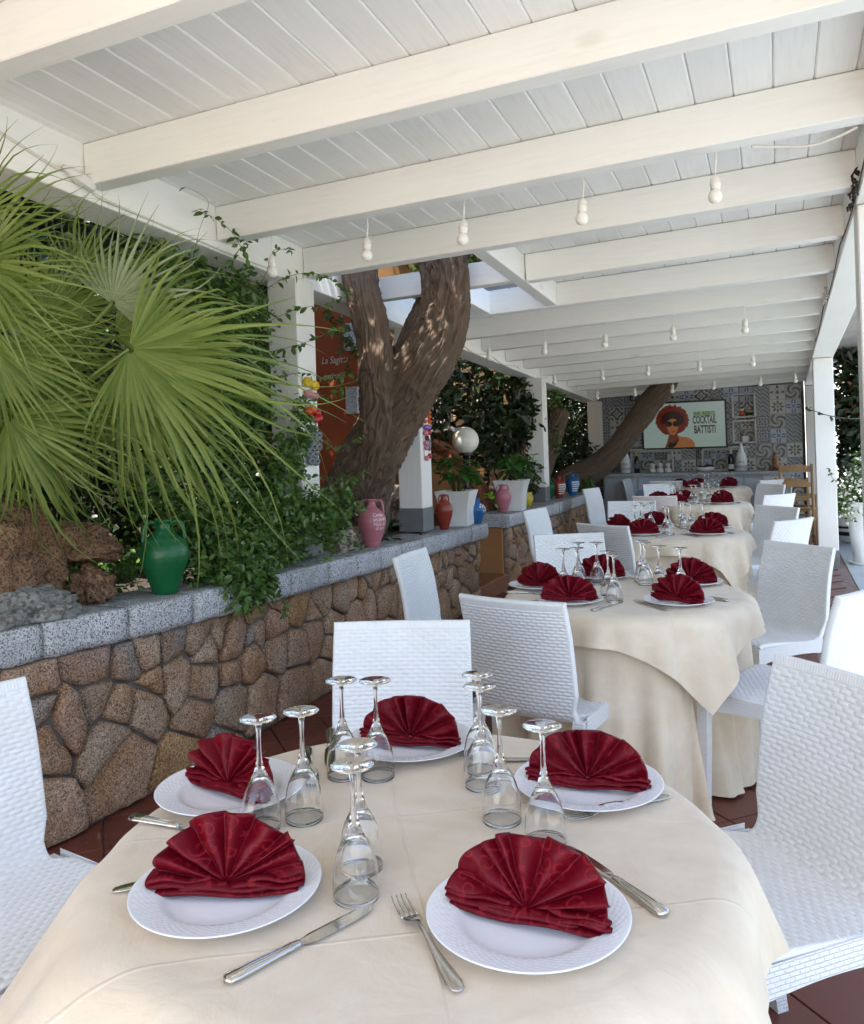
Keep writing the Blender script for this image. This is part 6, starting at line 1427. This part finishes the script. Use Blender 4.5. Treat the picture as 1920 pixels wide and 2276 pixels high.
# ------------------------------------------------------------------ counter
M_CAB = simple('pale_grey_cabinet', (0.46, 0.49, 0.53), 0.5, (0.42, 0.45, 0.49), 5)
counter = thing('counter', 'long grey-topped counter with pale panelled doors under the television', 'counter', (-1.14, 12.02, 0))
bbox('worktop', (2.42, 0.58, 0.045), (0, 0, 0.885), M_COPE, counter, bev=0.004)
bbox('carcass', (2.36, 0.50, 0.86), (0, 0.02, 0.43), M_CAB, counter)
for k in range(5):
    xk = -1.165 + 0.466 * (k + 0.5)
    d = bbox('door', (0.44, 0.024, 0.76), (xk, -0.243, 0.45), M_CAB, counter, bev=0.003)
    for q_ in range(5): bbox('door_plank', (0.062, 0.006, 0.62), (-0.132 + 0.066 * q_, -0.0145, 0), M_CAB, d, bev=0.002)
# painted blue shell-like fan on one counter door
fan_ = MB(); 
for q_ in range(9):
    a = PI * (q_ + 0.5) / 9; fan_.add([(0, 0, 0), (0.10 * math.cos(a - .12), 0, 0.10 * math.sin(a - .12)), (0.11 * math.cos(a), 0, 0.11 * math.sin(a)), (0.10 * math.cos(a + .12), 0, 0.10 * math.sin(a + .12))], [(0, 1, 2, 3)])
fan_.build('painted_fan', simple('faded_blue_paint', (0.20, 0.32, 0.42), 0.6), counter, False, (-0.62, -0.2745, 0.58))
CT = 0.908
def bottle(label, loc, prof, mat, bands=(), cat='bottle', n=28):
    t = thing('bottle', label, cat, loc, 0, 'bottles on the counter'); MB().lathe(prof, n).build('glass_body', mat, t, True)
    for r, z0, z1, m_, nm in bands: MB().lathe([(r, z0), (r, z1)], n).build(nm, m_, t, True)
    return t
M_WBOT = simple('white_lacquered_bottle', (0.66, 0.68, 0.68), 0.3); M_DBOT = simple('dark_bottle_glass', (0.008, 0.010, 0.008), 0.06); M_LABEL = simple('cream_label', (0.62, 0.60, 0.54), 0.6); M_FOIL = simple('yellow_foil', (0.52, 0.42, 0.14), 0.4); M_LFOIL = simple('pale_foil', (0.55, 0.52, 0.46), 0.4); M_INK = simple('black_ink', (0.03, 0.03, 0.03), 0.6)
WB = [(0, 0), (.066, 0), (.072, .008), (.073, .10), (.072, .15), (.066, .19), (.052, .235), (.036, .28), (.024, .315), (.018, .345), (.017, .365), (.012, .375), (0, .376)]
DB = [(0, 0), (.036, 0), (.039, .006), (.039, .16), (.036, .185), (.026, .215), (.016, .24), (.0145, .29), (.0155, .298), (0, .299)]
for lab, x in (('big white magnum bottle standing beside the slanting trunk', -2.035), ('big white magnum bottle right of the television', -0.470)):
    t = bottle(lab, (x, 12.0, CT), WB, M_WBOT, [(.0735, z, z + .004, M_INK, 'band') for z in (.045, .058, .071)])
    text_obj('ABIO', 0.042, M_INK, t, (0, -0.0745, 0.125), (PI / 2, 0, 0), 0.9, 0.0004)
bottle('dark wine bottle with yellow foil neck beside the white magnum', (-1.876, 12.0, CT), DB, M_DBOT, [(.0165, .235, .30, M_FOIL, 'foil'), (.0395, .06, .13, simple('grey_label', (.12, .13, .14), .6), 'label')])
bottle('dark wine bottle with cream label beside the right magnum', (-0.604, 12.0, CT), DB, M_DBOT, [(.0165, .24, .30, M_LFOIL, 'foil'), (.0396, .03, .095, M_LABEL, 'label')])
for k, (x, w) in enumerate(((-1.664, 'nearest the trunk'), (-1.553, 'in the middle'), (-1.448, 'nearest the television'))):
    t = thing('storage_jar', f'clear lidded jar of white sugar packets, {w}', 'jar', (x, 12.02, CT), 0, 'lidded jars in a row')
    MB().lathe([(0, 0), (.044, 0), (.046, .005), (.046, .045), (.030, .058), (0, .058)], 24).build('base_ring', M_WBOT, t, True); MB().lathe([(0, .058), (.031, .058), (.032, .10), (0, .10)], 20).build('contents', M_LABEL, t, True); MB().lathe([(0, .10), (.034, .10), (.034, .120), (.008, .124), (.008, .134), (0, .135)], 20).build('lid', M_WBOT, t, True)
bw = thing('bowl', 'oval white bowl on the counter holding folded red cloths', 'bowl', (-0.94, 11.98, CT))
MB().add(*(lambda L: ([(x * 1.55, y, z) for x, y, z in L.v], L.f))(MB().lathe([(0, 0), (.05, 0), (.075, .03), (.085, .065), (.080, .065), (.070, .032), (0, .012)], 28))).build('bowl_body', M_WBOT, bw, True)
cl = MB().grid([[(-0.10 + 0.035 * i, -0.05 + 0.02 * j, 0.060 + 0.03 * math.sin(i * 1.3 + j) * math.sin(j * 0.7) + 0.02 * (1 - abs(i - 3) / 3)) for i in range(7)] for j in range(6)]).build('red_cloth', M_NAP, None, True, (-0.93, 11.98, CT + .006)); tag(cl, 'crumpled crimson cloth lying in the white bowl on the counter', 'cloth')
gr = thing('pepper_mill', 'turned brown wooden pepper mill on a round wooden stand', 'pepper mill', (-0.04, 12.0, CT))
MB().lathe([(0, 0), (.085, 0), (.085, .018), (.05, .022), (0, .022)], 28).build('stand', M_WOOD, gr, True)
MB().lathe([(0, .022), (.045, .022), (.046, .07), (.040, .078), (.046, .086), (.046, .125), (.038, .135), (.044, .142), (.040, .185), (.030, .195), (.036, .205), (.030, .232), (.012, .240), (0, .242)], 24).build('mill_body', simple('turned_wood', (0.26, 0.13, 0.06), 0.4, (0.2, 0.09, 0.04), 20), gr, True)
for lab, x, z, h, r, m_ in (('small orange labelled jar in the upper niche', -0.46, 1.667, .105, .032, MB_O), ('small squat dark jar in the upper niche', -0.37, 1.667, .07, .038, M_DBOT)):
    t = thing('jar', lab, 'jar', (x, 12.35, z)); MB().lathe([(0, 0), (r, 0), (r, h * .7), (0, h * .7)], 20).build('jar_body', m_, t, True); MB().lathe([(0, h * .7), (r * .95, h * .7), (r * .95, h), (0, h)], 20).build('lid', M_LABEL if m_ is MB_O else M_FOIL, t, True)
bx = thing('white_box', 'small white box standing in the lower niche', 'box', (-0.42, 12.35, 1.307)); bbox('carton', (.075, .05, .07), (0, 0, .035), M_WBOT, bx); bbox('carton_lid', (.079, .054, .018), (0, 0, .066), M_WBOT, bx, bev=.002)
blk = thing('loudspeaker', 'tiny black loudspeaker under the roof corner above the tile wall', 'loudspeaker', (-1.92, 12.18, 1.99)); bbox('speaker_case', (.10, .09, .08), (0, 0, 0), M_BLACK, blk, bev=.008); MB().lathe([(0, 0), (.03, 0), (.03, .004), (0, .006)], 16).build('speaker_cone', M_STEEL, blk, True, (0, -.046, 0), (PI / 2, 0, 0)); bbox('bracket', (.03, .02, .10), (0, .03, .07), M_BLACK, blk)
# stacked natural wooden chairs
M_PINE = simple('pale_natural_wood', (0.40, 0.24, 0.11), 0.5, (0.34, 0.19, 0.08), 14, 0.15, 60)
M_RUSH = simple('woven_rush', (0.36, 0.25, 0.12), 0.8, (0.28, 0.18, 0.08), 60, 0.5, 120)
def wchair(label, loc, rz):
    t = thing('wooden_chair', label, 'chair', loc, rz, 'stacked wooden chairs')
    for sx in (-1, 1):
        MB().tube([(sx * .18, .18, 0), (sx * .18, .17, .45), (sx * .175, .21, .85)], [.017, .018, .015], 10).build('leg', M_PINE, t, True)
        MB().tube([(sx * .19, -.19, 0), (sx * .19, -.19, .46)], [.016, .018], 10).build('leg', M_PINE, t, True)
        for z in (.16, .29): MB().tube([(sx * .186, -.19, z), (sx * .18, .175, z + .01)], .010, 8).build('stretcher', M_PINE, t, True)
    for z in (.20, .32): MB().tube([(-.19, -.19, z), (.19, -.19, z)], .010, 8).build('stretcher', M_PINE, t, True); MB().tube([(-.18, .178, z), (.18, .178, z)], .010, 8).build('stretcher', M_PINE, t, True)
    for z, hgt, y in ((.60, .05, .184), (.79, .07, .203)):
        rows = [[(x, y + .02 * (1 - (x / .17) ** 2) + dy, z + dz + (.02 * (1 - (x / .17) ** 2) if dz > 0 else 0)) for x in np.linspace(-.17, .17, 11)] for dy, dz in ((-.008, -hgt / 2), (-.008, hgt / 2), (.008, hgt / 2), (.008, -hgt / 2), (-.008, -hgt / 2))]
        MB().grid(rows).build('back_rail', M_PINE, t)
    bbox('seat', (.38, .38, .035), (0, -.005, .455), M_RUSH, t, bev=.012, seg=2); return t
wchair('natural wooden ladder-back chair by the right back post', (0.17, 11.10, 0.006), math.radians(170))
wchair('second natural wooden chair stacked on top of another', (0.20, 11.06, 0.17), math.radians(176))

# ------------------------------------------------------------------ right side, outside the pergola
def tallpot(label, loc, r0, r1, h, mat, saucer=True, bands=()):
    t = thing('flowerpot', label, 'flowerpot', loc, 0, 'tall pots on the pale pavement')
    MB().lathe([(0, .02), (r0, .02), (r0 + (r1 - r0) * .5, h * .5), (r1, h - .04), (r1 + .012, h - .035), (r1 + .012, h), (r1 - .012, h), (r1 - .015, h - .05), (0, h - .05)], 40).build('pot_body', mat, t, True)
    if saucer: MB().lathe([(0, 0), (r0 + .03, 0), (r0 + .045, .03), (r0 + .035, .03), (r0 + .02, .012), (0, .012)], 36).build('saucer', mat, t, True)
    for z0, z1 in bands: MB().lathe([(r0 + (r1 - r0) * (z0 / h) + .003, z0), (r0 + (r1 - r0) * (z1 / h) + .003, z1)], 40).build('band', M_BLACK, t, True)
    return t
M_POTW = simple('white_glazed_pot', (0.76, 0.77, 0.78), 0.35)
tallpot('tall white conical pot with saucer beyond the right post', (0.80, 9.70, -0.008), .105, .165, .66, M_POTW)
tallpot('white pot with two black bands further behind', (0.80, 11.60, -0.008), .13, .20, .56, M_POTW, False, ((.10, .15), (.19, .22)))
bou = thing('flowering_shrub', 'white flowering shrub spilling from the tall white pot', 'shrub', (0.80, 9.70, 0.60)); 
BB = [(0.0, 0, .20, .22, .24, .20, 3), (-.20, -.05, .06, .12, .14, .14, 1.4), (.15, 0, .42, .25, .25, .25, 2), (-.05, 0, -.05, .14, .2, .12, .8)]
cloud_obj('foliage', BB, 1500, .050, M_IVY, bou, 61, asp=.5); cloud_obj('blossom', [(a - .01, b_ - .05, c_ - .02, d * 1.05, e * 1.05, f * 1.05, g_) for a, b_, c_, d, e, f, g_ in BB], 650, .030, M_PETAL, bou, 62, asp=.8, shell=.85)
MB().tube([(0, 0, -.05), (.02, 0, .2), (.1, 0, .5)], [.014, .012, .008], 7).build('stem', M_TWIG, bou, True)
rt = thing('tree', 'dark leafy tree with russet sprays outside the right post', 'tree', (1.02, 11.3, -0.008)); 
link('trunk', trunk_mesh('trunk', [(0, 0, 0, .12), (.03, 0, .8, .10), (.0, .1, 1.8, .08), (.1, .1, 3.2, .05)], 71, 40, 24), rt)
for p in ([(0, 0, 1.0), (-.3, -.5, 1.4), (-.55, -.9, 1.45)], [(0, 0, 1.4), (-.2, -.3, 2.0), (-.35, -.6, 2.5)], [(0, .1, 1.9), (.4, .3, 2.5), (.8, .4, 3.0)], [(0, 0, .9), (.4, -.4, 1.4), (.7, -.7, 1.9)]): MB().tube(p, [.035, .022, .010], 8).build('branch', M_TWIG, rt, True)
RB = [(-.05, -.1, 2.6, .45, .7, .7, 4), (0.0, -.2, 1.3, .34, .5, .5, 2.6), (.5, .1, 3.2, .8, .9, .7, 3), (-.1, -.5, 1.75, .42, .6, .5, 2.2), (.4, -.4, 1.2, .55, .6, .5, 2), (-.05, -.6, 1.05, .38, .5, .35, 1.6), (.8, .2, 2.2, .6, .7, .6, 2), (-.25, -.4, 3.3, .5, .6, .5, 1.4)]
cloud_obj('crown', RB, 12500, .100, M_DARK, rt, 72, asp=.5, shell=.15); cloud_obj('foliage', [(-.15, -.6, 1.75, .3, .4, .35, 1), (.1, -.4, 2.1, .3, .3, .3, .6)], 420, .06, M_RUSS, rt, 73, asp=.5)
# a thin berried twig reaching in front of the right post
vine([(0.95, 10.6, 1.55), (0.72, 9.6, 1.52), (0.50, 9.25, 1.55), (0.36, 9.15, 1.60), (0.26, 9.12, 1.64)], 74, 11, .05, rt, M_DARK, 'twig', .007)
vine([(0.75, 9.6, 0.70), (0.62, 9.4, 0.80), (0.50, 9.28, 0.92), (0.47, 9.25, 1.02)], 75, 6, .04, bou, M_IVY, 'sprig', .004)
gw = thing('garden_wall', 'bright white garden wall far behind the tree on the right', 'wall', (4.0, 17.0, -0.01)); bbox('wall_body', (9.0, 0.3, 4.2), (0, 0, 2.1), M_WALLWHITE, gw); bbox('wall_cap', (9.1, .4, .08), (0, 0, 4.24), M_BRICK, gw)

light_blocker_hedge = cloud_obj('hedge', [(3.3, y, z, .5, .7, .6, 1) for y in np.arange(-3, 10, 0.9) for z in (0.5, 1.2, 1.8)], 9000, 0.10, M_CROWN, None, 81, asp=0.5, shell=0.3)  # unseen hedge, added to cut the light on the near right chair
tag(light_blocker_hedge, 'added unseen green hedge cutting the light from the open side', 'hedge', kind='stuff')

# dry leaves and crumbs on the coping and floor
M_DRY = simple('dry_leaf', (0.16, 0.085, 0.035), 0.8, (0.09, 0.05, 0.025), 30)
rgd = np.random.RandomState(9); pts = [(interp(y, C1) - rgd.uniform(.05, .30), y, ctop(y) + .003) for y in rgd.uniform(1.7, 6.3, 90)] + [(interp(y, W1) + abs(rgd.normal(0, .10)) + .06, y, .012) for y in rgd.uniform(2.0, 6.5, 70)]
Vd, Fd = leaf_cloud(np.array(pts), 0.026, rgd, droop=0.0, up=2.5, asp=0.45, curl=0.1); Vd[:, 2] = np.maximum(Vd[:, 2], np.repeat(np.array(pts)[:, 2], 8) + 0.001)
tag(link('leaf_litter', np_mesh('leaf_litter', Vd, Fd, M_DRY, False)), 'scattered dry leaves on the coping and along the wall foot', 'leaf litter', kind='stuff')
